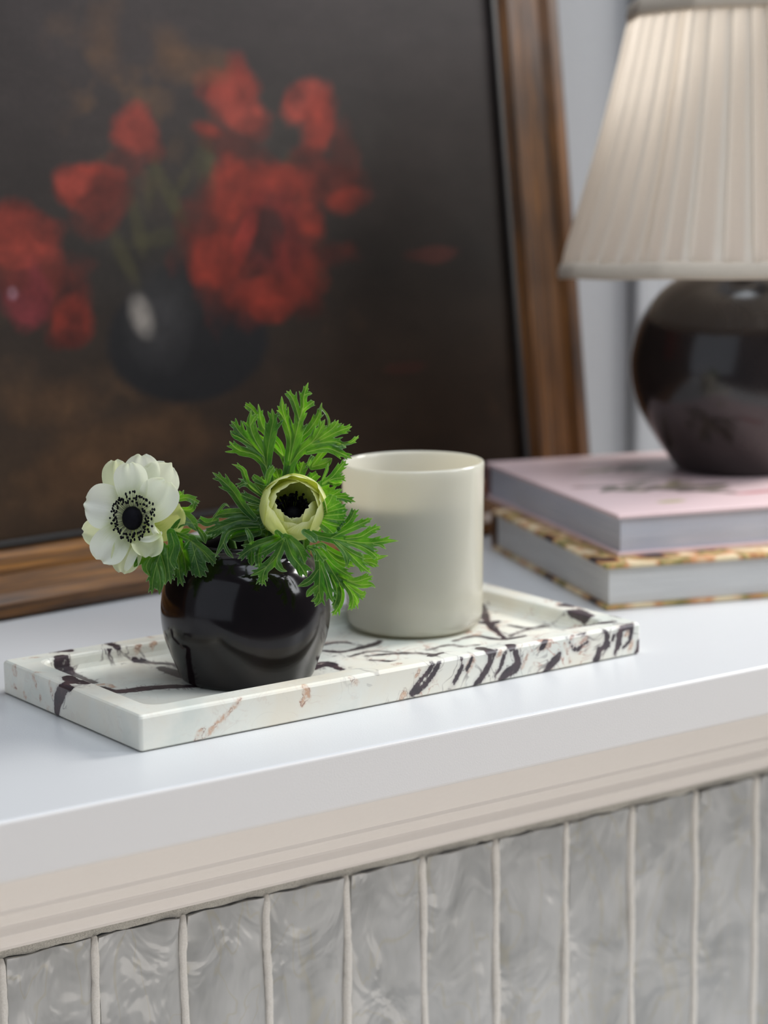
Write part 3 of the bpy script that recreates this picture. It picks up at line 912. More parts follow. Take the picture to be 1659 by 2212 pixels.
def paint_pink(x, y):
    base = lin3(230, 204, 205)
    C_ = np.ones(x.shape + (3,)) * base
    C_ *= (0.96 + 0.08 * value_noise(x, y, 20, 210, 3))[..., None]
    rs = np.random.default_rng(5)

    def leaf(cx, cy, ang, ln, wd, col, op):
        nonlocal C_
        c, s = math.cos(ang), math.sin(ang)
        a = ((x - cx) * c + (y - cy) * s) / ln
        b_ = (-(x - cx) * s + (y - cy) * c) / wd
        rr_ = np.sqrt(a * a + b_ * b_)
        m = np.clip((1 - rr_) / 0.25, 0, 1)[..., None] * op
        C_ = C_ * (1 - m) + lin3(*col) * m
    cr_, sr_ = math.cos(B2_RZ), math.sin(B2_RZ)

    def spot(px_, py_):
        q_ = on_z(px_, py_, 0.0612) - np.array([0.4444, 0.1289, 0])
        return q_[0] * cr_ + q_[1] * sr_, -q_[0] * sr_ + q_[1] * cr_
    for (px_, py_, n_, sx_, sy_) in ((1345, 1053, 10, .022, .016), (1372, 1012, 5, .010, .012), (1310, 1015, 3, .010, .010), (1480, 1052, 9, .026, .012), (1530, 1058, 4, .012, .010), (1420, 1040, 4, .02, .02)):
        cx, cy = spot(px_, py_)
        for q in range(n_):
            leaf(cx + rs.uniform(-sx_, sx_), cy + rs.uniform(-sy_, sy_), rs.uniform(-.7, .9), rs.uniform(.010, .020), rs.uniform(.003, .006), [(84, 86, 66), (104, 100, 72), (150, 138, 100), (96, 84, 80)][rs.integers(4)], .75)
    for (px_, py_, ln_, wd_, col_) in ((1450, 1083, .013, .006, (186, 178, 130)), (1578, 1064, .006, .006, (120, 100, 96)), (1645, 1062, .026, .005, (190, 100, 104)), (1250, 1052, .006, .004, (150, 116, 112))):
        cx, cy = spot(px_, py_)
        leaf(cx, cy, 0.1, ln_, wd_, col_, .8)
    return C_


book('coffee_table_book', (0.4444, 0.1289, 0.0322), B2_RZ, 0.31, 0.262, 0.0290, 0.0028, paint_pink, M_PAGE2, M_SP2,
     'pink hardcover book with printed leaves lying under the table lamp', None)

# ------------------------------------------------------------------ table lamp
LB = (0.655, 0.229, 0.0618)
lamp = empty('table_lamp', LB)
tag(lamp, 'table lamp with round dark brown base and pleated linen shade', 'lamp')
M_LAMPB, nt, b = new_mat('lamp_ceramic')
ln_ = noise(nt, 30, 4)
lr = ramp(nt, ln_.outputs[0], [(0.3, lin(32, 27, 26)), (0.7, lin(44, 37, 35))])
nt.links.new(lr.outputs[0], b.inputs['Base Color'])
b.inputs['Roughness'].default_value = 0.18
b.inputs['Specular IOR Level'].default_value = 0.6
pl = smooth_path([(0.046, 0.0), (0.0500, 0.0015), (0.0560, 0.010), (0.0690, 0.029), (0.0800, 0.050), (0.0852, 0.073), (0.0840, 0.094), (0.0765, 0.117), (0.062, 0.136), (0.046, 0.1475), (0.034, 0.1515), (0.0225, 0.1525)], 6)
v_, f_ = lathe(pl, 128, True, True)
mesh_obj('lamp_base', v_, f_, M_LAMPB, lamp)
v_, f_ = lathe([(0.0205, 0.150), (0.0205, 0.160), (0.0190, 0.162), (0.012, 0.163), (0.012, 0.20), (0.016, 0.202), (0.016, 0.24), (0.010, 0.242)], 48, True, True)
mesh_obj('neck', v_, f_, M_LAMPB, lamp)
M_BRASS, nt, b = new_mat('lamp_metal')
nt.links.new(ramp(nt, noise(nt, 40).outputs[0], [(0.3, (0.55, 0.5, 0.42, 1)), (0.7, (0.62, 0.56, 0.48, 1))]).outputs[0], b.inputs['Base Color'])
b.inputs['Metallic'].default_value = 1.0
b.inputs['Roughness'].default_value = 0.3
M_BULB = simple('bulb_glass', lin(240, 238, 232), 0.3, 50, 0.0, 0.01)
v_, f_ = lathe(smooth_path([(0.010, 0.242), (0.014, 0.250), (0.028, 0.275), (0.030, 0.292), (0.022, 0.312), (0.004, 0.320)], 4), 32, True, True)
mesh_obj('bulb', v_, f_, M_BULB, lamp)

# pleated shade, a little tipped
M_SHADE, nt, b = new_mat('pleated_linen')
lay = N(nt, 'ShaderNodeAttribute', attribute_name='layers')
tcs = N(nt, 'ShaderNodeTexCoord')
wv1 = noise(nt, 260, 3, 0.7, vec=tcs.outputs['Object'], mapping=(1, 1, 0.15))
wv2 = noise(nt, 260, 3, 0.7, vec=tcs.outputs['Object'], mapping=(0.15, 0.15, 1))
wsum = mth(nt, 'ADD', wv1.outputs[0], wv2.outputs[0])
lc = ramp(nt, wsum, [(0.35, lin(214, 200, 182)), (0.65, lin(230, 219, 204))])
nt.links.new(lc.outputs[0], b.inputs['Base Color'])
b.inputs['Roughness'].default_value = 0.9
bump(nt, b, wsum, 0.3, 0.0006)
tr = N(nt, 'ShaderNodeBsdfTranslucent')
tr.inputs[0].default_value = lin(240, 230, 217)
mx = N(nt, 'ShaderNodeMixShader')
nt.links.new(mth(nt, 'SUBTRACT', 0.60, mth(nt, 'MULTIPLY', lay.outputs['Fac'], 0.48)), mx.inputs[0])
nt.links.new(b.outputs[0], mx.inputs[1]); nt.links.new(tr.outputs[0], mx.inputs[2])
nt.links.new(mx.outputs[0], nt.nodes['Material Output'].inputs[0])
M_BAND = simple('shade_band', lin(196, 184, 168), 0.85, 300, 0.2, 0.03)

ZS0, ZS1, RS0, RS1 = 0.150, 0.353, 0.1425, 0.0850
TILT_AX = Vector(tuple(RT)).normalized()
tiltM = Matrix.Translation((0, 0, 0.25)) @ Matrix.Rotation(math.radians(-3.0), 4, TILT_AX) @ Matrix.Translation((0, 0, -0.25))
NPL = 46
rs = np.random.default_rng(21)
wds = rs.uniform(0.45, 1.7, NPL); wds = wds / wds.sum() * 2 * math.pi
cuts = np.concatenate([[0], np.cumsum(wds)])
SUB = 6
angs, offs, lays = [], [], []
for q in range(NPL):
    dep = rs.uniform(0.6, 1.35)
    for s in range(SUB):
        t = s / (SUB - 1)
        angs.append(cuts[q] + wds[q] * (0.02 + 0.96 * t))
        offs.append(dep * (0.0020 - 0.0050 * t ** 1.3))
        lays.append(1.0 if t > 0.78 else (0.55 if t < 0.15 else 0.0))
na = len(angs)


def facet(a, amt):
    k = 2 * math.pi / 10
    r_ = ((a + 0.25) % k) - k / 2
    return 1 - amt * (1 - math.cos(k / 2) / math.cos(r_))


vs, lay_v = [], []
NZ = 28
for i in range(NZ + 1):
    t = i / NZ
    for a, of, ly in zip(angs, offs, lays):
        r_ = RS0 * (1 - t) + RS1 * t - 0.0035 * math.sin(math.pi * t)
        r_ *= facet(a, 0.55 + 0.4 * t)
        damp = min(1, t / 0.10) * (0.55 + 0.45 * min(1, (1 - t) / 0.1))
        r_ += of * damp * (1.0 - 0.25 * t)
        vs.append((r_ * math.cos(a), r_ * math.sin(a), ZS0 + (ZS1 - ZS0) * t))
        lay_v.append(ly * (0.3 + .7 * min(1, t / 0.06)) if t > 0.02 else 0.9)
vs = [tuple(tiltM @ Vector(v)) for v in vs]
fs = []
for i in range(NZ):
    for j in range(na):
        k_ = (j + 1) % na
        fs.append((i * na + j, i * na + k_, (i + 1) * na + k_, (i + 1) * na + j))
sh = mesh_obj('shade', vs, fs, M_SHADE, lamp, smooth=False, attrs={'layers': lay_v})


def band(name, t0, t1, out, parent, n=200, wobz=0.0):
    prof_ = [(out * 0.2, t0), (out, t0 + 0.003 / 0.2), (out, t1 - 0.003 / 0.2), (out * 0.2, t1), (-0.0012, t1), (-0.0012, t0)]
    vs_, fs_ = [], []
    for i in range(n):
        a = 2 * math.pi * i / n
        for (o_, t) in prof_:
            r_ = (RS0 * (1 - t) + RS1 * t - 0.0035 * math.sin(math.pi * min(max(t, 0), 1))) * facet(a, 0.55 + 0.4 * t) + o_
            z_ = ZS0 + (ZS1 - ZS0) * t + wobz * math.sin(a * 9 + 1)
            vs_.append(tuple(tiltM @ Vector((r_ * math.cos(a), r_ * math.sin(a), z_))))
    kp = len(prof_)
    for i in range(n):
        j = (i + 1) % n
        for k_ in range(kp):
            l_ = (k_ + 1) % kp
            fs_.append((i * kp + k_, j * kp + k_, j * kp + l_, i * kp + l_))
    return mesh_obj(name, vs_, fs_, M_BAND, parent)


band('top_binding', 0.935, 1.01, 0.0034, sh)
band('bottom_hem', -0.012, 0.050, 0.0020, sh, wobz=0.0004)
# spider ring that carries the shade on the socket
bms = bmesh.new()
for k_ in range(3):
    a = k_ * 2 * math.pi / 3 + 0.4
    m4 = Matrix.Rotation(a, 4, 'Z') @ Matrix.Translation((0.042, 0, 0.338)) @ Matrix.Rotation(math.pi / 2, 4, 'Y')
    bmesh.ops.create_cone(bms, cap_ends=True, segments=8, radius1=0.0012, radius2=0.0012, depth=0.081, matrix=m4)
bmesh.ops.create_cone(bms, cap_ends=True, segments=12, radius1=0.0015, radius2=0.0015, depth=0.02, matrix=Matrix.Translation((0, 0, 0.330)))
bm_obj('shade_carrier', bms, M_BRASS, lamp, smooth=True, matrix=tiltM)

# ------------------------------------------------------------------ anemones
M_LEAF, nt, b = new_mat('anemone_leaf')
uvn = N(nt, 'ShaderNodeTexCoord')
a_m = N(nt, 'ShaderNodeAttribute', attribute_name='midrib').outputs['Fac']
a_e = N(nt, 'ShaderNodeAttribute', attribute_name='margin').outputs['Fac']
a_v = N(nt, 'ShaderNodeAttribute', attribute_name='along').outputs['Fac']
mid = smoothstep(nt, a_m, 1.35, 0.35)
sv = mth(nt, 'SINE', mth(nt, 'SUBTRACT', mth(nt, 'MULTIPLY', a_v, 34.0), mth(nt, 'MULTIPLY', a_m, 1.1)))
side = mth(nt, 'MULTIPLY', smoothstep(nt, sv, 0.80, 1.0), 0.20)
marg = smoothstep(nt, a_e, 1.1, 0.1)
gn = noise(nt, 60, 4, 0.6, vec=uvn.outputs['Object'])
lg = ramp(nt, gn.outputs[0], [(0.3, lin(20, 52, 16)), (0.55, lin(34, 76, 26)), (0.75, lin(56, 102, 40))])
c = mixc(nt, mth(nt, 'MAXIMUM', mth(nt, 'MULTIPLY', mid, 0.55), side), lg.outputs[0], lin(138, 172, 84))
c = mixc(nt, mth(nt, 'MULTIPLY', marg, 0.6), c, lin(178, 198, 152))
nt.links.new(c, b.inputs['Base Color'])
b.inputs['Roughness'].default_value = 0.42
b.inputs['Specular IOR Level'].default_value = 0.45
bump(nt, b, mth(nt, 'ADD', mth(nt, 'MULTIPLY', mid, -0.8), mth(nt, 'ADD', mth(nt, 'MULTIPLY', side, -1.5), mth(nt, 'MULTIPLY', gn.outputs[0], 0.5))), 0.5, 0.0006)
tr = N(nt, 'ShaderNodeBsdfTranslucent')
tl = ramp(nt, gn.outputs[0], [(0.3, lin(76, 164, 14)), (0.7, lin(150, 220, 36))])
nt.links.new(mixc(nt, mth(nt, 'MULTIPLY', mth(nt, 'MAXIMUM', mid, side), 0.6), tl.outputs[0], lin(196, 226, 110)), tr.inputs[0])
mx = N(nt, 'ShaderNodeMixShader'); mx.inputs[0].default_value = 0.44
nt.links.new(b.outputs[0], mx.inputs[1]); nt.links.new(tr.outputs[0], mx.inputs[2])
nt.links.new(mx.outputs[0], nt.nodes['Material Output'].inputs[0])


def petal_mat(name, tip, base_c, edge):
    m, nt, b = new_mat(name)
    tcp = N(nt, 'ShaderNodeTexCoord')
    s = N(nt, 'ShaderNodeSeparateXYZ'); nt.links.new(tcp.outputs['UV'], s.inputs[0])
    strk = noise(nt, 26, 3, 0.6, vec=tcp.outputs['UV'], mapping=(1.0, 0.08, 1))
    v = mth(nt, 'ADD', s.outputs[1], mth(nt, 'MULTIPLY', mth(nt, 'SUBTRACT', strk.outputs[0], 0.5), 0.35))
    r = ramp(nt, v, [(0.05, base_c), (0.55, tip), (0.9, tip), (1.0, edge)])
    nt.links.new(r.outputs[0], b.inputs['Base Color'])
    b.inputs['Roughness'].default_value = 0.55
    b.inputs['Specular IOR Level'].default_value = 0.3
    bump(nt, b, strk.outputs[0], 0.22, 0.0006)
    tr = N(nt, 'ShaderNodeBsdfTranslucent')
    nt.links.new(mixc(nt, 1.0, r.outputs[0], lin(252, 253, 232), 'MULTIPLY'), tr.inputs[0])
    mx = N(nt, 'ShaderNodeMixShader'); mx.inputs[0].default_value = 0.42
    nt.links.new(b.outputs[0], mx.inputs[1]); nt.links.new(tr.outputs[0], mx.inputs[2])
    nt.links.new(mx.outputs[0], nt.nodes['Material Output'].inputs[0])
    return m


M_PETW = petal_mat('white_petal', lin(244, 246, 238), lin(214, 222, 170), lin(240, 243, 226))
M_PETG = petal_mat('green_white_petal', lin(224, 228, 148), lin(160, 180, 62), lin(234, 237, 188))
M_PETY = petal_mat('pale_green_petal', lin(236, 240, 206), lin(190, 204, 120), lin(238, 241, 216))
M_BLACK = simple('stamen_black', lin(9, 8, 16), 0.75, 600, 0.3, 0.3, spec=0.15)
M_FILA = simple('filament', lin(150, 152, 128), 0.6, 200, 0.0, 0.1)
M_STEM = simple('stem_green', lin(86, 120, 56), 0.5, 90, 0.1, 0.12)


class MB:
    def __init__(s): s.v, s.f, s.uv = [], [], []

    def grid(s, P, UV):
        n0 = len(s.v)
        a, c = P.shape[:2]
        s.v += [tuple(p) for p in P.reshape(-1, 3)]
        s.uv += [tuple(p) for p in UV.reshape(-1, 2)]
        for i in range(a - 1):
            for j in range(c - 1):
                q = n0 + i * c + j
                s.f.append((q, q + 1, q + c + 1, q + c))

    def tube(s, pts, r0, r1, n=8, k=10):
        Q = catmull(pts, k)
        T = np.gradient(Q, axis=0); T /= np.linalg.norm(T, axis=1)[:, None]
        ref = np.array([0.3, 0.9, 0.2])
        G = np.zeros((k, n + 1, 3)); U = np.zeros((k, n + 1, 2))
        for i in range(k):
            a = np.cross(T[i], ref); a /= np.linalg.norm(a); b_ = np.cross(T[i], a)
            r_ = r0 + (r1 - r0) * i / (k - 1)
            for j in range(n + 1):
                th = 2 * math.pi * j / n
                G[i, j] = Q[i] + r_ * (a * math.cos(th) + b_ * math.sin(th)); U[i, j] = (0.5 + 0.4 * j / n - 0.2, i / k)
        s.grid(G, U)

    def ball(s, c, r, n=8):
        n0 = len(s.v)
        rx, ry, rz = r if isinstance(r, tuple) else (r, r, r)
        for i in range(n // 2 + 1):
            ph = math.pi * i / (n // 2)
            for j in range(n):
                th = 2 * math.pi * j / n
                s.v.append((c[0] + rx * math.sin(ph) * math.cos(th), c[1] + ry * math.sin(ph) * math.sin(th), c[2] + rz * math.cos(ph)))
                s.uv.append((0.5, 0.5))
        for i in range(n // 2):
            for j in range(n):
                s.f.append((n0 + i * n + j, n0 + (i + 1) * n + j, n0 + (i + 1) * n + (j + 1) % n, n0 + i * n + (j + 1) % n))

    def build(s, name, m, parent, label=None):
        o = mesh_obj(name, s.v, s.f, m, parent, uvs=s.uv)
        if parent is not None:
            o.matrix_parent_inverse = parent.matrix_world.inverted()
        if label: o['label'] = label
        return o


def lobe_profile(t, b0, peak, sharp):
    return np.where(t < peak, b0 + (1 - b0) * np.sin(np.clip(t / peak, 0, 1) * math.pi / 2), np.clip((1 - t) / (1 - peak), 0, 1) ** sharp)


def ribbon(mb, pts, w, roll=0.0, cup=0.25, b0=0.45, peak=0.62, sharp=0.8, nv=14, face=None, wave=0.0, seed=0, curl=0.0):
    Q = catmull(pts, nv)
    T = np.gradient(Q, axis=0); T /= np.linalg.norm(T, axis=1)[:, None]
    t = np.linspace(0, 1, nv)
    wd = w * lobe_profile(t, b0, peak, sharp) * 0.5
    us = np.array([-1, -0.9, -0.5, 0, 0.5, 0.9, 1.0])
    G = np.zeros((nv, len(us), 3)); U = np.zeros((nv, len(us), 2))
    fc = -FW if face is None else face
    rs_ = np.random.default_rng(seed)
    phs = rs_.uniform(0, 6.28)
    for i in range(nv):
        S = np.cross(fc, T[i]); S /= max(np.linalg.norm(S), 1e-6)
        Nn = np.cross(T[i], S)
        ro = math.radians(roll + curl * t[i])
        S2, N2 = S * math.cos(ro) + Nn * math.sin(ro), -S * math.sin(ro) + Nn * math.cos(ro)
        for j, u in enumerate(us):
            G[i, j] = Q[i] + S2 * u * wd[i] + N2 * (cup * abs(u) ** 1.5 * wd[i] + wave * math.sin(t[i] * 13 + phs + (0 if u < 0 else 2)) * abs(u))
            U[i, j] = (0.5 + u * 0.5, t[i] * (0.6 + 30 * np.linalg.norm(Q[-1] - Q[0])))
    mb.grid(G, U)
    return Q, T, wd


S1 = lambda x, y: (150 + x / 4.74, 940 + y / 4.74)
S2 = lambda x, y: (430 + x / 3.687, 800 + y / 3.687)
S3 = lambda x, y: (350 + x / 7.9, 1050 + y / 7.9)
S6 = lambda x, y: (640 + x / 6.9125, 1120 + y / 6.9125)
SC = {S1: 4.74, S2: 3.687, S3: 7.9, S6: 6.9125}


def trace(fn, pts, depth, d0, d1, bow=0.0):
    """points of a lobe: picture positions of the crop fn at a depth, coming d0..d1 mm towards the viewer"""
    n = len(pts)
    out = []
    for i, (x, y) in enumerate(pts):
        t = i / (n - 1)
        out.append(at(*fn(x, y), depth - (d0 + (d1 - d0) * t + bow * math.sin(math.pi * t)) / 1000))
    return np.array(out)


def strokes_of(P, w, teeth, rs_):
    """a lobe drawn in the plane of the leaf: a strap that widens, then runs out in three points.
    P is (n, 3): across, down, and depth offset; returns a list of (points, half widths)"""
    n = 18
    Q = catmull(P, n)
    t = np.linspace(0, 1, n)
    r = 0.5 * w * np.where(t < 0.66, 0.66 + 0.34 * np.sin(np.clip(t / 0.66, 0, 1) * math.pi / 2), np.clip((1 - t) / 0.34, 0, 1) ** 0.85)
    out = [(Q, r, t)]
    if teeth:
        T = np.gradient(Q[:, :2], axis=0); T /= np.linalg.norm(T, axis=1)[:, None] + 1e-9
        ln = np.linalg.norm(np.diff(Q[:, :2], axis=0), axis=1).sum()
        for sgn in (-1, 1):
            for tt, k in ((rs_.uniform(0.60, 0.72), 1.0), (rs_.uniform(0.80, 0.86), 0.62)):
                i = int(tt * (n - 1))
                S = np.array([-T[i, 1], T[i, 0]]) * sgn
                an = math.radians(rs_.uniform(26, 40))
                d = T[i] * math.cos(an) + S * math.sin(an)
                L = min(0.30 * ln, 1.05 * w) * k * rs_.uniform(0.8, 1.2)
                p0 = Q[i, :2] + S * r[i] * 0.25
                p = np.array([p0, p0 + d * L * 0.55, p0 + d * L + T[i] * L * 0.15])
                dz = Q[i, 2] + np.array([0, 0.2, rs_.uniform(-0.6, 1.2)])
                q = catmull(np.column_stack([p, dz]), 7)
                tq = np.linspace(0, 1, 7)
                out.append((q, w * 0.25 * k ** 0.5 * np.clip(1 - tq, 0, 1) ** 0.75, tt + (1 - tt) * tq))
    return out


def leaf(name, parent, fn, depth, lobes, label=None, seed=0, stalk=None, h=1.15):
    """one undivided lobed sheet: the outlines of all lobes are merged, then bent to their depths"""
    rs_ = np.random.default_rng(seed)
    L = []
    for lb in lobes:
        pts, w = lb[0], lb[1]
        d0, d1 = lb[2] if len(lb) > 2 else (0, 2)
        roll = lb[3] if len(lb) > 3 else rs_.uniform(-28, 28)
        teeth = lb[4] if len(lb) > 4 else True
        n = len(pts)
        bow = rs_.uniform(0, 1.5)
        P = np.array([[*fn(x, y), d0 + (d1 - d0) * i / (n - 1) + bow * math.sin(math.pi * i / (n - 1))] for i, (x, y) in enumerate(pts)])
        L.append((strokes_of(P, w / SC[fn] * 0.93, teeth, rs_), roll))
    allp = np.vstack([q[:, :2] for st, _ in L for q, _, _ in st])
    x0, y0 = allp.min(0) - 22
    x1, y1 = allp.max(0) + 22
    nx_, ny_ = int((x1 - x0) / h) + 2, int((y1 - y0) / h) + 2
    SD = np.full((ny_, nx_), 9.0); MID = np.full((ny_, nx_), 99.0); VV = np.zeros((ny_, nx_))
    ZW = np.zeros((ny_, nx_)); ZS = np.zeros((ny_, nx_))
    pxm = depth / F_PX * 1000                                  # mm per picture step at this depth
    for st, roll in L:
        for si, (Q, r, tv) in enumerate(st):
            k_r = math.tan(math.radians(roll))
            lsd = {}
            m = 12.0 + r.max()
            a0, b0 = int(max(0, (Q[:, 0].min() - m - x0) / h)), int(min(nx_, (Q[:, 0].max() + m - x0) / h + 1))
            c0, e0 = int(max(0, (Q[:, 1].min() - m - y0) / h)), int(min(ny_, (Q[:, 1].max() + m - y0) / h + 1))
            gx_, gy_ = np.meshgrid(x0 + h * np.arange(a0, b0), y0 + h * np.arange(c0, e0))
            bs = np.full(gx_.shape, 1e3); bz = np.zeros(gx_.shape); bm_ = np.full(gx_.shape, 99.0); bv = np.zeros(gx_.shape)
            for i in range(len(Q) - 1):
                ax_, ay_ = Q[i, :2]; dx, dy = Q[i + 1, :2] - Q[i, :2]
                l2 = dx * dx + dy * dy + 1e-9
                tt = np.clip(((gx_ - ax_) * dx + (gy_ - ay_) * dy) / l2, 0, 1)
                px_, py_ = gx_ - ax_ - tt * dx, gy_ - ay_ - tt * dy
                di = np.hypot(px_, py_)
                rr_ = r[i] + (r[i + 1] - r[i]) * tt
                sd = di - rr_
                lat = (px_ * -dy + py_ * dx) / math.sqrt(l2)
                z = Q[i, 2] + (Q[i + 1, 2] - Q[i, 2]) * tt + (lat * k_r * 0.8 + 0.22 * di) * pxm
                up_ = sd < bs
                bs = np.where(up_, sd, bs); bz = np.where(up_, z, bz); bv = np.where(up_, tv[i] + (tv[i + 1] - tv[i]) * tt, bv)
                if si == 0: bm_ = np.minimum(bm_, di)
                else: bm_ = np.minimum(bm_, di + 1.2)
            w_ = np.exp(-np.clip(bs, -14, 12) / 2.2)
            sl = (slice(c0, e0), slice(a0, b0))
            ZW[sl] += w_; ZS[sl] += w_ * bz
            VV[sl] = np.where(bs < SD[sl], bv, VV[sl])
            k_ = 1.6                                            # soft union rounds the notch between two lobes
            hh = np.clip(0.5 + 0.5 * (SD[sl] - bs) / k_, 0, 1)
            SD[sl] = SD[sl] * (1 - hh) + bs * hh - k_ * hh * (1 - hh)
            MID[sl] = np.minimum(MID[sl], bm_)
    Z = ZS / np.maximum(ZW, 1e-9)
    # marching squares on SD < 0
    ins = SD < 0
    vid = {}
    pts, att_m, att_e, att_v = [], [], [], []

    def add(x, y, z, m, e, v):
        pts.append((x, y, z)); att_m.append(m); att_e.append(e); att_v.append(v)
        return len(pts) - 1

    def node(i, j):
        k = (i, j)
        if k not in vid: vid[k] = add(x0 + h * j, y0 + h * i, Z[i, j], MID[i, j], -SD[i, j], VV[i, j])
        return vid[k]

    def cut(i, j, i2, j2):
        k = (i, j, i2, j2) if (i, j) < (i2, j2) else (i2, j2, i, j)
        if k not in vid:
            i, j, i2, j2 = k
            s_ = SD[i, j] / (SD[i, j] - SD[i2, j2])
            g = lambda A: A[i, j] * (1 - s_) + A[i2, j2] * s_
            vid[k] = add(x0 + h * (j + (j2 - j) * s_), y0 + h * (i + (i2 - i) * s_), g(Z), g(MID), 0.0, g(VV))
        return vid[k]
    cnt = ins[:-1, :-1].astype(int) + ins[1:, :-1] + ins[:-1, 1:] + ins[1:, 1:]
    faces = []
    for i, j in zip(*np.nonzero(cnt)):
        cs = ((i, j), (i + 1, j), (i + 1, j + 1), (i, j + 1))
        if cnt[i, j] == 4:
            faces.append(tuple(node(*c) for c in cs)); continue
        poly = []
        for q in range(4):
            c, d = cs[q], cs[(q + 1) % 4]
            if ins[c]: poly.append(node(*c))
            if ins[c] != ins[d]: poly.append(cut(*c, *d))
        if len(poly) > 2: faces.append(tuple(poly))
    PT = np.array(pts)
    ph = rs_.uniform(0, 6.28, 2)
    z = PT[:, 2] + 0.35 * np.sin(PT[:, 0] / 9 + ph[0]) * np.sin(PT[:, 1] / 11 + ph[1])
    RY = FW[None] + RT[None] * ((PT[:, 0:1] - IW / 2) / F_PX) - UP[None] * ((PT[:, 1:2] - IH / 2) / F_PX)
    W3 = CAM[None] + RY * (depth - z / 1000)[:, None]
    nv0 = len(W3)
    att_m, att_e, att_v = list(att_m), list(att_e), list(att_v)
    if stalk:
        mb = MB()
        mb.tube([at(*fn(*s_[:2]), depth - s_[2] / 1000) for s_ in stalk], 0.0013, 0.0011, 8, 10)
        W3 = np.vstack([W3, np.array(mb.v)])
        faces += [tuple(nv0 + q for q in f) for f in mb.f]
        k = len(mb.v)
        att_m += [1.0] * k; att_e += [6.0] * k; att_v += [0.2] * k
    o = mesh_obj(name, W3, faces, M_LEAF, parent, attrs={'midrib': att_m, 'margin': att_e, 'along': att_v})
    o.matrix_parent_inverse = parent.matrix_world.inverted()
    if label: o['label'] = label
    return o


MOUTH = AX + np.array([0, 0, 0.080])
D0 = float((MOUTH - CAM) @ FW)          # depth of the vase mouth, about 1.30

# ---------- left flower, wide open
DL = D0 - 0.030
fl = empty('anemone', tuple(at(318, 1150, DL)))
tag(fl, 'open white anemone with dark eye hanging over the left of the vase', 'flower')
bpy.context.view_layer.update()


def petal(parent, fn, pts, ds, w, depth, m, cup=0.35, roll=0, seed=0, peak=0.62, b0=0.32, sharp=0.5, wave=0.0, tip=0.0, label=None):
    """petal along picture points with depth offsets ds (mm to the viewer)"""
    P = np.array([at(*fn(x, y), depth - d / 1000) for (x, y), d in zip(pts, ds)])
    nv, nu = 26, 15
    Q = catmull(P, 200)[np.round(199 * np.sin(np.linspace(0, math.pi / 2, nv))).astype(int)]
    T = np.gradient(Q, axis=0); T /= np.linalg.norm(T, axis=1)[:, None]
    t = np.sin(np.linspace(0, math.pi / 2, nv))
    tail = np.sqrt(np.clip(1 - (np.clip(t - peak, 0, 1) / (1.0 - peak + 0.012)) ** 2.3, 0, 1))
    wd = 0.5 * w / SC[fn] * depth / F_PX * np.where(t < peak, lobe_profile(t, b0, peak, sharp), tail)
    rs_ = np.random.default_rng(seed)
    ph = rs_.uniform(0, 6.28, 3)
    G = np.zeros((nv, nu, 3)); U = np.zeros((nv, nu, 2))
    for i in range(nv):
        S = np.cross(-FW, T[i]); S /= max(np.linalg.norm(S), 1e-6)
        Nn = np.cross(T[i], S)
        ro = math.radians(roll)
        S2_, N2 = S * math.cos(ro) + Nn * math.sin(ro), -S * math.sin(ro) + Nn * math.cos(ro)
        for j in range(nu):
            u = -1 + 2 * j / (nu - 1)
            rip = wave * (math.sin(u * 5 + ph[0] + t[i] * 3) + 0.6 * math.sin(u * 9 + ph[1])) * t[i]
            rnd = 0.0
            notch = 0.05 * wd.max() * math.sin(u * 4 + ph[2]) * t[i] ** 4
            G[i, j] = Q[i] + S2_ * u * wd[i] + N2 * (cup * u * u * wd[i] + rip) + T[i] * (rnd + notch + tip * u * wd[i] * t[i])
            U[i, j] = (0.5 + 0.5 * u + seed, t[i])
    mb = MB(); mb.grid(G, U)
    return mb.build('petal', m, parent, label)


ctr = (650, 850)
PET = [  # points, depths, width, material, cup, wave, peak
    ([(620, 830), (400, 740), (155, 700)], (1, 5, 7), 400, M_PETW, .18, .0004, .62),
    ([(560, 930), (330, 985), (137, 990)], (-2, -1, -2), 270, M_PETY, .25, .0003, .55),
    ([(600, 930), (440, 1100), (320, 1290)], (2, 6, 7), 330, M_PETW, .30, .0006, .66),
    ([(650, 960), (600, 1180), (545, 1412)], (1, 4, 4), 270, M_PETY, .30, .0005, .55),
    ([(700, 930), (800, 1080), (800, 1248)], (3, 8, 9), 280, M_PETY, .40, .0006, .64),
    ([(760, 930), (960, 930), (1110, 700)], (-2, -2, -1), 300, M_PETG, .30, .0005, .60),
    ([(700, 830), (880, 690), (1000, 470)], (2, 6, 7), 360, M_PETW, .28, .0004, .66),
    ([(720, 780), (920, 480), (1030, 290)], (-3, -3, 1), 360, M_PETW, .40, .0006, .66),
    ([(655, 780), (640, 520), (610, 285)], (3, 7, 9), 300, M_PETW, .22, .0005, .68),
    ([(680, 760), (740, 440), (735, 200)], (0, 1, 3), 330, M_PETW, .30, .0006, .66),
    ([(620, 780), (500, 460), (470, 255)], (-3, -3, -2), 270, M_PETY, .25, .0005, .60)]
for q, (pts, ds, w, m, cu, wv_, pk) in enumerate(PET):
    petal(fl, S1, pts, ds, w * 1.16, DL, m, cu, 0, q + 1, pk, b0=0.4, wave=wv_ * 1.3)
petal(fl, S1, [(845, 835), (855, 930), (905, 1020), (945, 990)], (11, 12, 11, 10), 62, DL, M_PETW, .5, 20, 31, .5, .5)
petal(fl, S1, [(940, 1010), (840, 1060), (715, 1070)], (11, 12, 10), 66, DL, M_PETW, .5, 0, 32, .45, .6)
petal(fl, S1, [(700, 1090), (650, 1230), (575, 1390)], (7, 8, 6), 90, DL, M_PETW, .4, 0, 33, .45, .5)
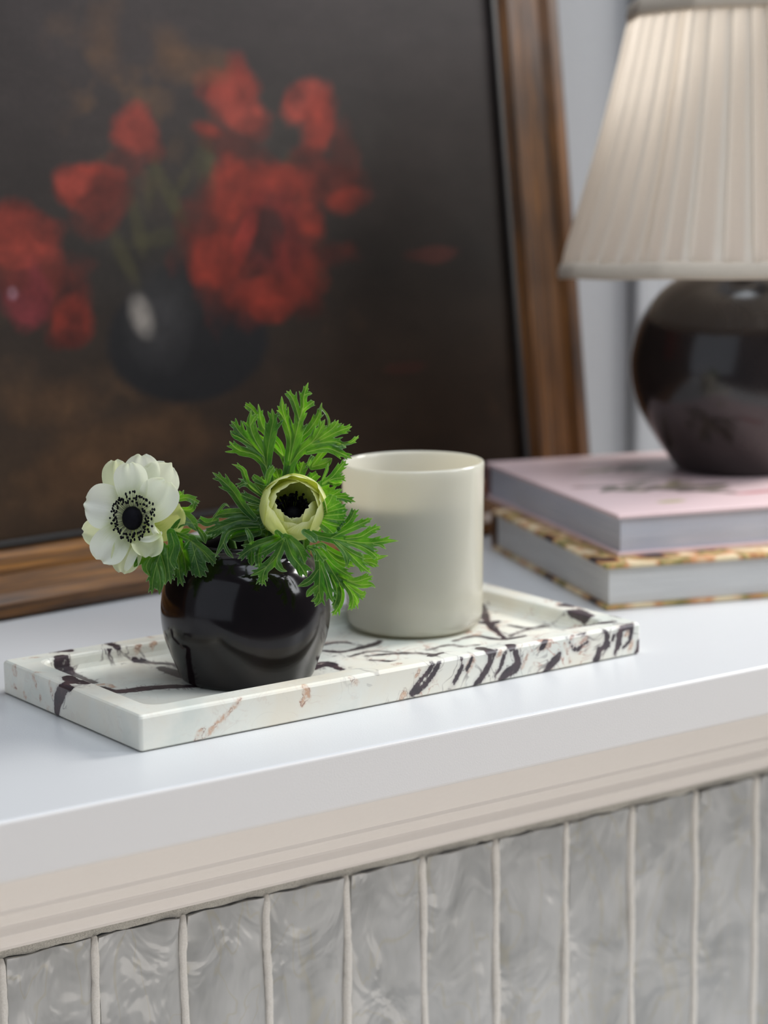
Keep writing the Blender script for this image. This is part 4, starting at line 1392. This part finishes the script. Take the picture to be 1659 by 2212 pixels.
# eye: domed dark centre, filaments and anthers
NORM_L = -(FW) * 0.94 - RT * 0.28 - UP * 0.05
NORM_L /= np.linalg.norm(NORM_L)
A1 = np.cross(NORM_L, np.array([0, 0, 1.0])); A1 /= np.linalg.norm(A1)
A2 = np.cross(A1, NORM_L)
EC = at(*S1(645, 850), DL - 0.0085)
PXL = DL / F_PX / 4.74
mb = MB()
G = np.zeros((10, 25, 3)); U = np.zeros((10, 25, 2)) + 0.5
for i in range(10):
    ph = (math.pi / 2) * i / 9 * 1.15
    for j in range(25):
        th = 2 * math.pi * j / 24
        G[i, j] = EC + NORM_L * (0.0052 * math.cos(ph)) + (A1 * math.cos(th) * 108 + A2 * math.sin(th) * 122) * PXL * math.sin(ph)
mb.grid(G, U)
mb.build('pistil', M_BLACK, fl, 'black domed centre of the open flower')
fil, ant = MB(), MB()
rs = np.random.default_rng(3)
for q in range(130):
    th = 2 * math.pi * (q + rs.uniform(-.4, .4)) / 130
    rad = rs.choice([165, 190, 215, 240]) * rs.uniform(.93, 1.05)
    hgt = rs.uniform(0.002, 0.0045)
    dr_ = A1 * math.cos(th) + A2 * math.sin(th) * 1.03
    sh_ = (RT * 20 + UP * 10) * PXL
    p0 = EC + dr_ * 100 * PXL - NORM_L * 0.001
    p1 = EC + dr_ * rad * PXL + NORM_L * hgt + sh_ * (rad - 150) / 60
    fil.tube([p0, (p0 + p1) / 2 + NORM_L * 0.0006, p1], 0.00016, 0.00014, 4, 4)
    ant.ball(p1, (0.0007 * rs.uniform(.85, 1.15),) * 3 if rs.random() < .6 else (0.0006, 0.0006, 0.0010), 8)
o = fil.build('filaments', M_FILA, fl); o['kind'] = 'stuff'
o = ant.build('anthers', M_BLACK, fl); o['kind'] = 'stuff'
# stem from the mouth to the back of the flower
mb = MB()
mb.tube([MOUTH + np.array([-0.002, 0.0, -0.055]), MOUTH + np.array([-0.014, -0.008, 0.004]), at(430, 1165, DL + 0.004), at(372, 1148, DL + 0.006), at(300, 1128, DL + 0.002)], 0.0024, 0.0019, 12, 26)
mb.build('stem', M_STEM, fl)
# leafy collar of the left flower
leaf('collar_leaf', fl, S1, DL - 0.006, [
    ([(1040, 1000), (1070, 1130), (1030, 1280), (1085, 1380)], 150, (0, 4), -10), ([(1000, 1150), (1010, 1320), (1040, 1530)], 90, (1, 4), 10, True), ([(960, 1130), (900, 1300), (855, 1480), (845, 1640)], 100, (2, 5), 5), ([(890, 1300), (930, 1480), (920, 1640)], 80, (2, 5), -15, False), ([(930, 1200), (985, 1400), (980, 1540)], 85, (1, 4), 12, False),
    ([(900, 1150), (790, 1330), (825, 1450)], 110, (0, 2), 20, False), ([(880, 1180), (740, 1260), (655, 1355)], 100, (-3, 0), -25, False)], seed=1)
leaf('collar_leaf', fl, S1, DL - 0.002, [
    ([(1050, 1010), (1110, 1250), (1130, 1430), (1165, 1555)], 120, (0, 3), 15), ([(1090, 1020), (1170, 1230), (1200, 1450)], 100, (-2, 1), -25), ([(1060, 1000), (1200, 1060), (1260, 1100)], 70, (0, 3), 10, False),
    ([(1250, 1080), (1290, 1250), (1345, 1460)], 190, (3, 7), 8), ([(1260, 1090), (1390, 1200), (1500, 1320)], 120, (3, 6), -20), ([(1250, 1090), (1350, 1180), (1440, 1290)], 110, (2, 5), 10), ([(1300, 1150), (1270, 1240), (1255, 1300)], 60, (3, 5), 0, False), ([(1230, 1070), (1180, 1140), (1125, 1235)], 60, (6, 8), 20, False)], seed=2)
leaf('collar_leaf', fl, S1, DL + 0.001, [
    ([(1030, 1000), (1150, 890), (1290, 910)], 90, (0, 2), 30, False), ([(1130, 780), (1230, 860), (1310, 985)], 120, (-2, 2), 15, False), ([(1110, 760), (1240, 760), (1290, 660)], 76, (-3, 0), -20, False), ([(1100, 660), (1210, 640), (1330, 700)], 80, (-4, -1), 20), ([(1100, 640), (1125, 600), (1130, 565)], 36, (-4, -3), 0, False), ([(1100, 640), (1150, 600), (1172, 558)], 34, (-4, -3), 0, False),
    ([(1320, 960), (1370, 1030), (1395, 1115)], 70, (1, 5), -20, False), ([(1060, 990), (1140, 1000), (1250, 960)], 70, (0, 1), 10, False)], seed=3)

# ---------- right flower, half open cup
DR = D0 - 0.040
fr = empty('anemone', tuple(at(640, 1110, DR)))
tag(fr, 'half open greenish white anemone above the middle of the vase', 'flower')
bpy.context.view_layer.update()
PXR = DR / F_PX
AXN = -FW * 0.86 + UP * 0.46 + RT * 0.10
AXN /= np.linalg.norm(AXN)
B1 = np.cross(UP, AXN); B1 /= np.linalg.norm(B1)          # to the right in view
B2 = np.cross(AXN, B1)                                   # upwards
RIMC = at(636, 1082, DR)
CUPD = 0.024
BASE = RIMC - AXN * CUPD


def cup_petal(th, half, R, zt, tipin, m, seed, shift=0.0, wave=0.0006, flop=0.0):
    rs_ = np.random.default_rng(seed)
    nv, nu = 24, 21
    G = np.zeros((nv, nu, 3)); U = np.zeros((nv, nu, 2))
    ph = rs_.uniform(0, 6.28, 3)
    for i in range(nv):
        t = math.sin(math.pi / 2 * i / (nv - 1))
        rho = R * (math.sin(min(t * 1.75, math.pi / 2)) ** 0.8) * (1 - tipin * max(0, t - 0.55) ** 1.5 * 2.2)
        z = zt * (t ** 1.35)
        hw = half * (0.35 + 0.65 * math.sin(min(1, t / 0.6) * math.pi / 2)) * (1 if t < 0.66 else math.sqrt(max(0.0, 1 - ((t - 0.66) / 0.345) ** 2)))
        for j in range(nu):
            u = -1 + 2 * j / (nu - 1)
            a = hw * u
            rr_ = rho * (1 - 0.05 * u * u) + 0.45 * wave * math.sin(3 * u + ph[0] + 2 * t) * t + shift
            zz = z + flop * u * t
            lat = min(R, rho + 0.35 * R) if t < 0.5 else R
            xr, xt = rr_ - lat * (1 - math.cos(a)), lat * math.sin(a)
            G[i, j] = BASE + AXN * zz + (B1 * math.cos(th) + B2 * math.sin(th)) * xr + (-B1 * math.sin(th) + B2 * math.cos(th)) * xt
            U[i, j] = (0.5 + .5 * u + seed, t)
    mb = MB(); mb.grid(G, U)
    return mb.build('petal', m, fr)


R_ = math.radians
for q, (th, hf, R, zt, tin) in enumerate([(92, 56, .0212, .0285, .55), (38, 52, .0216, .0275, .42), (150, 54, .0214, .0275, .50), (200, 52, .0214, .0265, .45), (250, 48, .0205, .0215, .55), (302, 50, .0208, .0215, .52), (348, 48, .0212, .0250, .48)]):
    cup_petal(R_(th), R_(hf), R, zt, tin, M_PETG, 50 + q)
for q, (th, hf, R, zt, tin) in enumerate([(66, 42, .0202, .0268, .68), (112, 44, .0197, .0264, .80), (158, 40, .0198, .0255, .70), (18, 40, .0197, .0252, .62), (204, 36, .0188, .0235, .66), (238, 34, .0176, .0214, .70), (286, 36, .0180, .0212, .74), (332, 36, .0182, .0230, .80)]):
    cup_petal(R_(th), R_(hf), R, zt, tin, M_PETG, 70 + q, wave=.0008, flop=(-1) ** q * .0012)
for q, (th, hf, R, zt, tin) in enumerate([(222, 20, .0150, .0205, .6), (262, 18, .0142, .0195, .6), (300, 18, .0145, .0190, .6)]):
    cup_petal(R_(th), R_(hf), R, zt, tin, M_PETG, 90 + q, wave=.0010)
mb = MB()
for i in range(1):
    G = np.zeros((10, 25, 3)); U = np.zeros((10, 25, 2)) + 0.5
    for i in range(10):
        ph = (math.pi / 2) * i / 9
        for j in range(25):
            a = 2 * math.pi * j / 24
            G[i, j] = BASE + AXN * (0.003 + 0.0095 * math.cos(ph)) + (B1 * math.cos(a) + B2 * math.sin(a)) * 0.0062 * math.sin(ph)
    mb.grid(G, U)
mb.build('pistil', M_BLACK, fr, 'black domed centre inside the cupped flower')
ant = MB()
for q in range(150):
    a = rs.uniform(0, 2 * math.pi); rad = rs.uniform(0.0068, 0.0108)
    p = BASE + AXN * rs.uniform(0.0095, 0.0165) + (B1 * math.cos(a) + B2 * math.sin(a)) * rad
    ant.ball(p, 0.00095 * rs.uniform(.8, 1.2), 8)
    ant.tube([BASE + AXN * 0.003 + (p - BASE - AXN * .01) * 0.4, p], 0.0003, 0.0003, 4, 3)
o = ant.build('anthers', M_BLACK, fr); o['kind'] = 'stuff'
mb = MB()
mb.tube([MOUTH + np.array([0.004, 0.002, -0.055]), MOUTH + np.array([0.006, 0.004, 0.0]), BASE - AXN * 0.016 - np.array([0, 0, 0.004]), BASE + AXN * 0.001], 0.0026, 0.0022, 12, 20)
mb.build('stem', M_STEM, fr)

# collar of the right flower: ruff behind the cup
rsf = np.random.default_rng(8)
S0 = lambda x, y: (x, y)
SC[S0] = 1.0
lob = []
for a in range(0, 360, 20):
    an = math.radians(a + rsf.uniform(-7, 7))
    ln1 = rsf.uniform(95, 112) if 60 < a < 300 else rsf.uniform(88, 100)
    c0 = (640, 1095)
    lob.append(([(c0[0] + 30 * math.cos(an), c0[1] + 30 * math.sin(an)), (c0[0] + 70 * math.cos(an), c0[1] + 66 * math.sin(an)), (c0[0] + ln1 * math.cos(an + .08), c0[1] + ln1 * .95 * math.sin(an + .08))], rsf.uniform(24, 32), (-34, -24), rsf.uniform(-25, 25)))
leaf('collar_leaf', fr, S0, DR, lob, seed=4)
# sunlit fan at the right of the cup
leaf('collar_leaf', fr, S2, DR + 0.004, [
    ([(960, 1130), (1030, 1060), (1065, 990)], 92, (0, 2), 15), ([(960, 1140), (1070, 1080), (1130, 1050)], 84, (0, 3), -10), ([(960, 1150), (1090, 1110), (1172, 1090)], 76, (0, 3), 10), ([(960, 1160), (1100, 1150), (1178, 1140)], 72, (0, 3), -10), ([(960, 1170), (1090, 1190), (1165, 1190)], 76, (0, 3), 10), ([(950, 1190), (1060, 1230), (1140, 1245)], 80, (0, 3), -14), ([(950, 1200), (1030, 1260), (1085, 1312)], 84, (0, 3), 10)], 'bright yellow-green backlit leaf fan', seed=5)
leaf('collar_leaf', fr, S2, DR + 0.010, [
    ([(1000, 1000), (1080, 985), (1145, 940)], 36, (0, 2)), ([(1000, 1010), (1100, 1000), (1205, 995)], 44, (0, 2)), ([(1000, 1020), (1130, 1015), (1252, 1050)], 50, (0, 2)), ([(980, 900), (1060, 850), (1110, 790), (1175, 715)], 66, (0, 2), 15), ([(980, 910), (1070, 865), (1170, 855)], 60, (0, 2), -15), ([(980, 880), (1015, 800), (1030, 735)], 30, (0, 2), 20, False), ([(1040, 890), (1090, 900), (1140, 890)], 50, (-4, -3), -30, False), ([(870, 760), (890, 710), (912, 680)], 40, (2, 3))], seed=6)
# big spray to the lower right
leaf('collar_leaf', fr, S6, DR + 0.000, [
    ([(130, 200), (350, 260), (600, 310), (850, 345), (1100, 365), (1350, 335), (1540, 335)], 175, (0, 6), 0), ([(520, 290), (760, 170), (980, 70), (1150, -10)], 130, (1, 3), 15), ([(640, 170), (770, 60), (840, -40), (880, -150)], 130, (-2, -4), -15), ([(740, 300), (960, 270), (1130, 170), (1270, 115)], 130, (2, 6), 10), ([(760, 350), (980, 420), (1130, 510), (1225, 605)], 130, (3, 7), -10), ([(640, 370), (820, 500), (1035, 610)], 110, (4, 8), 12), ([(600, 340), (800, 530), (970, 700), (1125, 825)], 135, (4, 9), -5), ([(560, 330), (700, 470), (760, 600), (745, 745)], 105, (5, 9), 20, False), ([(1150, 380), (1250, 400), (1350, 460)], 50, (5, 7), 0, False)], 'long feathery leaf reaching right across the candle jar', seed=7)
leaf('collar_leaf', fr, S6, DR + 0.006, [
    ([(380, 400), (650, 560), (950, 600), (1180, 590), (1385, 550)], 150, (0, 3), 0), ([(700, 560), (980, 640), (1130, 660), (1245, 725)], 120, (0, 3), 20), ([(420, 430), (600, 620), (880, 720)], 130, (0, 2), -15), ([(900, 520), (940, 520), (1010, 560)], 60, (2, 3), 20, False)], seed=8)
leaf('collar_leaf', fr, S6, DR - 0.003, [
    ([(260, 440), (340, 640), (350, 850), (340, 1050), (355, 1210), (270, 1325)], 170, (0, 4), 0), ([(330, 760), (230, 900), (130, 970), (15, 1015)], 120, (2, 6), 15, False), ([(320, 1000), (220, 1080), (150, 1175)], 105, (2, 4), -10, False), ([(370, 700), (440, 900), (490, 1100), (550, 1265)], 125, (2, 5), 10), ([(330, 1100), (290, 1200), (215, 1240)], 70, (3, 4), 0, False)], seed=9)
leaf('collar_leaf', fr, S6, DR + 0.001, [
    ([(380, 480), (540, 680), (700, 800), (858, 885)], 140, (0, 3), -10), ([(400, 560), (560, 820), (650, 960), (722, 1050)], 170, (0, 4), 15), ([(520, 850), (600, 1050), (600, 1200), (540, 1350)], 110, (1, 3), 10), ([(640, 960), (680, 1130), (640, 1300), (530, 1465)], 105, (-1, 1), -15), ([(620, 850), (850, 940), (1030, 900), (1155, 855)], 140, (0, 3), 5), ([(760, 930), (950, 990), (1110, 985), (1190, 1040)], 110, (1, 4), 25, False), ([(700, 950), (820, 1100), (850, 1220), (820, 1385)], 130, (0, 3), 0), ([(760, 990), (900, 1100), (980, 1140), (1050, 1100)], 130, (1, 3), 20), ([(860, 1130), (910, 1220), (895, 1300)], 70, (2, 3), 0, False)], seed=10)
leaf('collar_leaf', fr, S6, DR - 0.006, [
    ([(120, 200), (230, 270), (300, 360)], 150, (0, 4), 35, False), ([(190, 430), (300, 470), (360, 560), (425, 640)], 110, (2, 5), -20), ([(250, 450), (300, 540), (300, 640)], 80, (2, 4), 10), ([(300, 400), (400, 400), (450, 490)], 70, (1, 2), 30, False)], 'small silvery curled leaf at the vase shoulder', seed=11)
# hanging lobes below the cup, in front of the vase
leaf('collar_leaf', fr, S2, DR - 0.004, [
    ([(690, 1330), (740, 1470), (810, 1560), (863, 1650)], 105, (0, 4), 0), ([(720, 1340), (790, 1420), (845, 1545)], 100, (-2, 1), 15), ([(680, 1340), (620, 1480), (530, 1570), (405, 1640)], 90, (1, 5), -10), ([(600, 1480), (520, 1600), (500, 1720)], 70, (3, 6), 10), ([(660, 1400), (620, 1510), (650, 1580), (705, 1602)], 64, (3, 5), 20, False), ([(680, 1330), (560, 1420), (450, 1475)], 76, (2, 6), 20), ([(640, 1330), (500, 1380), (400, 1430), (305, 1505)], 90, (-1, 3), -15), ([(480, 1420), (470, 1490), (480, 1560)], 64, (1, 2), 0), ([(420, 1440), (415, 1500), (420, 1560)], 56, (0, 1), 10, False), ([(380, 1270), (410, 1330), (415, 1390)], 50, (4, 6), 0, False), ([(620, 1290), (660, 1340), (690, 1370)], 70, (4, 6), 10)], seed=12)
# folded leaf reaching left
leaf('collar_leaf', fr, S3, DR + 0.002, [
    ([(1650, 480), (1350, 450), (1080, 470), (920, 510), (845, 600)], 170, (-6, 2), 15, False), ([(1650, 600), (1350, 580), (1050, 680), (880, 760), (700, 790)], 200, (-5, 3), -10), ([(1640, 700), (1300, 720), (1120, 790), (1050, 950), (970, 1100), (900, 1225)], 150, (-4, 6), 10, False), ([(1640, 780), (1330, 850), (1150, 900)], 210, (-8, -6), 0, False), ([(1050, 960), (1120, 1120), (1225, 1235)], 90, (4, 5), 0, False), ([(930, 580), (760, 620), (635, 545)], 150, (0, -2), 20), ([(930, 700), (800, 780), (760, 830)], 130, (0, 0), -20, False), ([(900, 520), (990, 400), (1080, 310), (1160, 370)], 60, (2, 3), 30, False)], seed=13)
leaf('collar_leaf', fr, S2, DR + 0.006, [
    ([(440, 1180), (350, 1080), (270, 960), (190, 880), (102, 808)], 88, (0, 3), 0), ([(500, 1000), (400, 920), (370, 850), (340, 780), (255, 745)], 50, (0, 3), 20), ([(480, 980), (380, 900), (300, 930)], 60, (2, 4), -20), ([(480, 1050), (380, 1010), (330, 990)], 70, (2, 4), 10), ([(520, 900), (450, 860), (430, 835)], 60, (1, 3), 0), ([(540, 900), (560, 820), (600, 765)], 60, (3, 4), -15)], seed=14)

# ---------- upright leaf behind the right flower
DU = D0 - 0.018
up = empty('anemone_leaf', tuple(at(620, 1060, DU)))
tag(up, 'upright feathery green leaf rising behind the half open anemone', 'leaf')
bpy.context.view_layer.update()
leaf('blade', up, S2, DU, [
    ([(690, 900), (720, 760), (750, 600), (790, 440), (825, 300)], 120, (0, 3), 0), ([(790, 420), (830, 300), (832, 220), (850, 150), (872, 92)], 62, (2, 5), 10), ([(800, 400), (770, 290), (740, 215), (693, 160)], 68, (2, 4), -15), ([(825, 320), (870, 280), (920, 245)], 52, (3, 5), 10), ([(835, 200), (870, 185), (902, 185)], 34, (4, 5), 0, False),
    ([(710, 720), (730, 560), (700, 430), (665, 310), (658, 200)], 88, (1, 4), 15), ([(700, 430), (655, 350), (615, 315)], 40, (2, 3), 0, False),
    ([(720, 760), (800, 650), (900, 570), (960, 480), (1005, 385)], 96, (-1, 3), -12), ([(880, 590), (1000, 510), (1075, 450), (1112, 392)], 78, (0, 3), 10), ([(960, 560), (1100, 490), (1180, 460), (1222, 445)], 70, (1, 4), -15), ([(900, 590), (1030, 570), (1110, 575), (1175, 612)], 66, (2, 5), 15), ([(860, 650), (1010, 620), (1110, 650), (1222, 705)], 76, (3, 6), -10), ([(1100, 590), (1190, 580), (1230, 560), (1275, 515)], 34, (1, 4), 0)], 'sunlit central blade', seed=20, stalk=[(640, 1500, -10), (650, 1250, -6), (690, 900, 0), (720, 760, 0.3)])
leaf('blade', up, S2, DU + 0.005, [
    ([(740, 740), (800, 560), (880, 470), (950, 360), (980, 250)], 74, (0, -2), 25), ([(975, 300), (1020, 360), (1035, 430), (1010, 500)], 24, (-2, -3), 10, False), ([(690, 740), (640, 600), (570, 520), (500, 430), (470, 260)], 78, (0, 0), 15), ([(470, 380), (420, 310), (365, 270)], 60, (0, 2), -10), ([(690, 700), (560, 580), (470, 540), (440, 500)], 60, (-2, -2), 10), ([(900, 760), (1000, 640), (1060, 610)], 60, (0, 2), 20, False), ([(900, 770), (1000, 740), (1060, 700)], 80, (0, -2), -20, False)], seed=21)
leaf('blade', up, S2, DU - 0.006, [
    ([(570, 900), (530, 760), (510, 660), (440, 540), (405, 420), (415, 310)], 105, (0, 4), -10), ([(540, 800), (545, 660), (570, 500), (590, 400), (580, 300)], 108, (0, 4), 12), ([(520, 690), (420, 590), (330, 500), (280, 430), (252, 400)], 96, (0, 4), -15), ([(530, 760), (440, 670), (330, 640), (270, 600), (238, 560)], 84, (0, 4), 20), ([(420, 600), (330, 540), (270, 510), (250, 480)], 60, (1, 5), 30, False), ([(410, 440), (440, 380), (470, 350)], 50, (3, 4), 0, False), ([(560, 850), (540, 780), (505, 690)], 60, (1, 3), 0, False)], 'darker left blade', seed=22, stalk=[(560, 1480, -8), (570, 1200, -4), (572, 1000, 0), (560, 860, 0.3)])
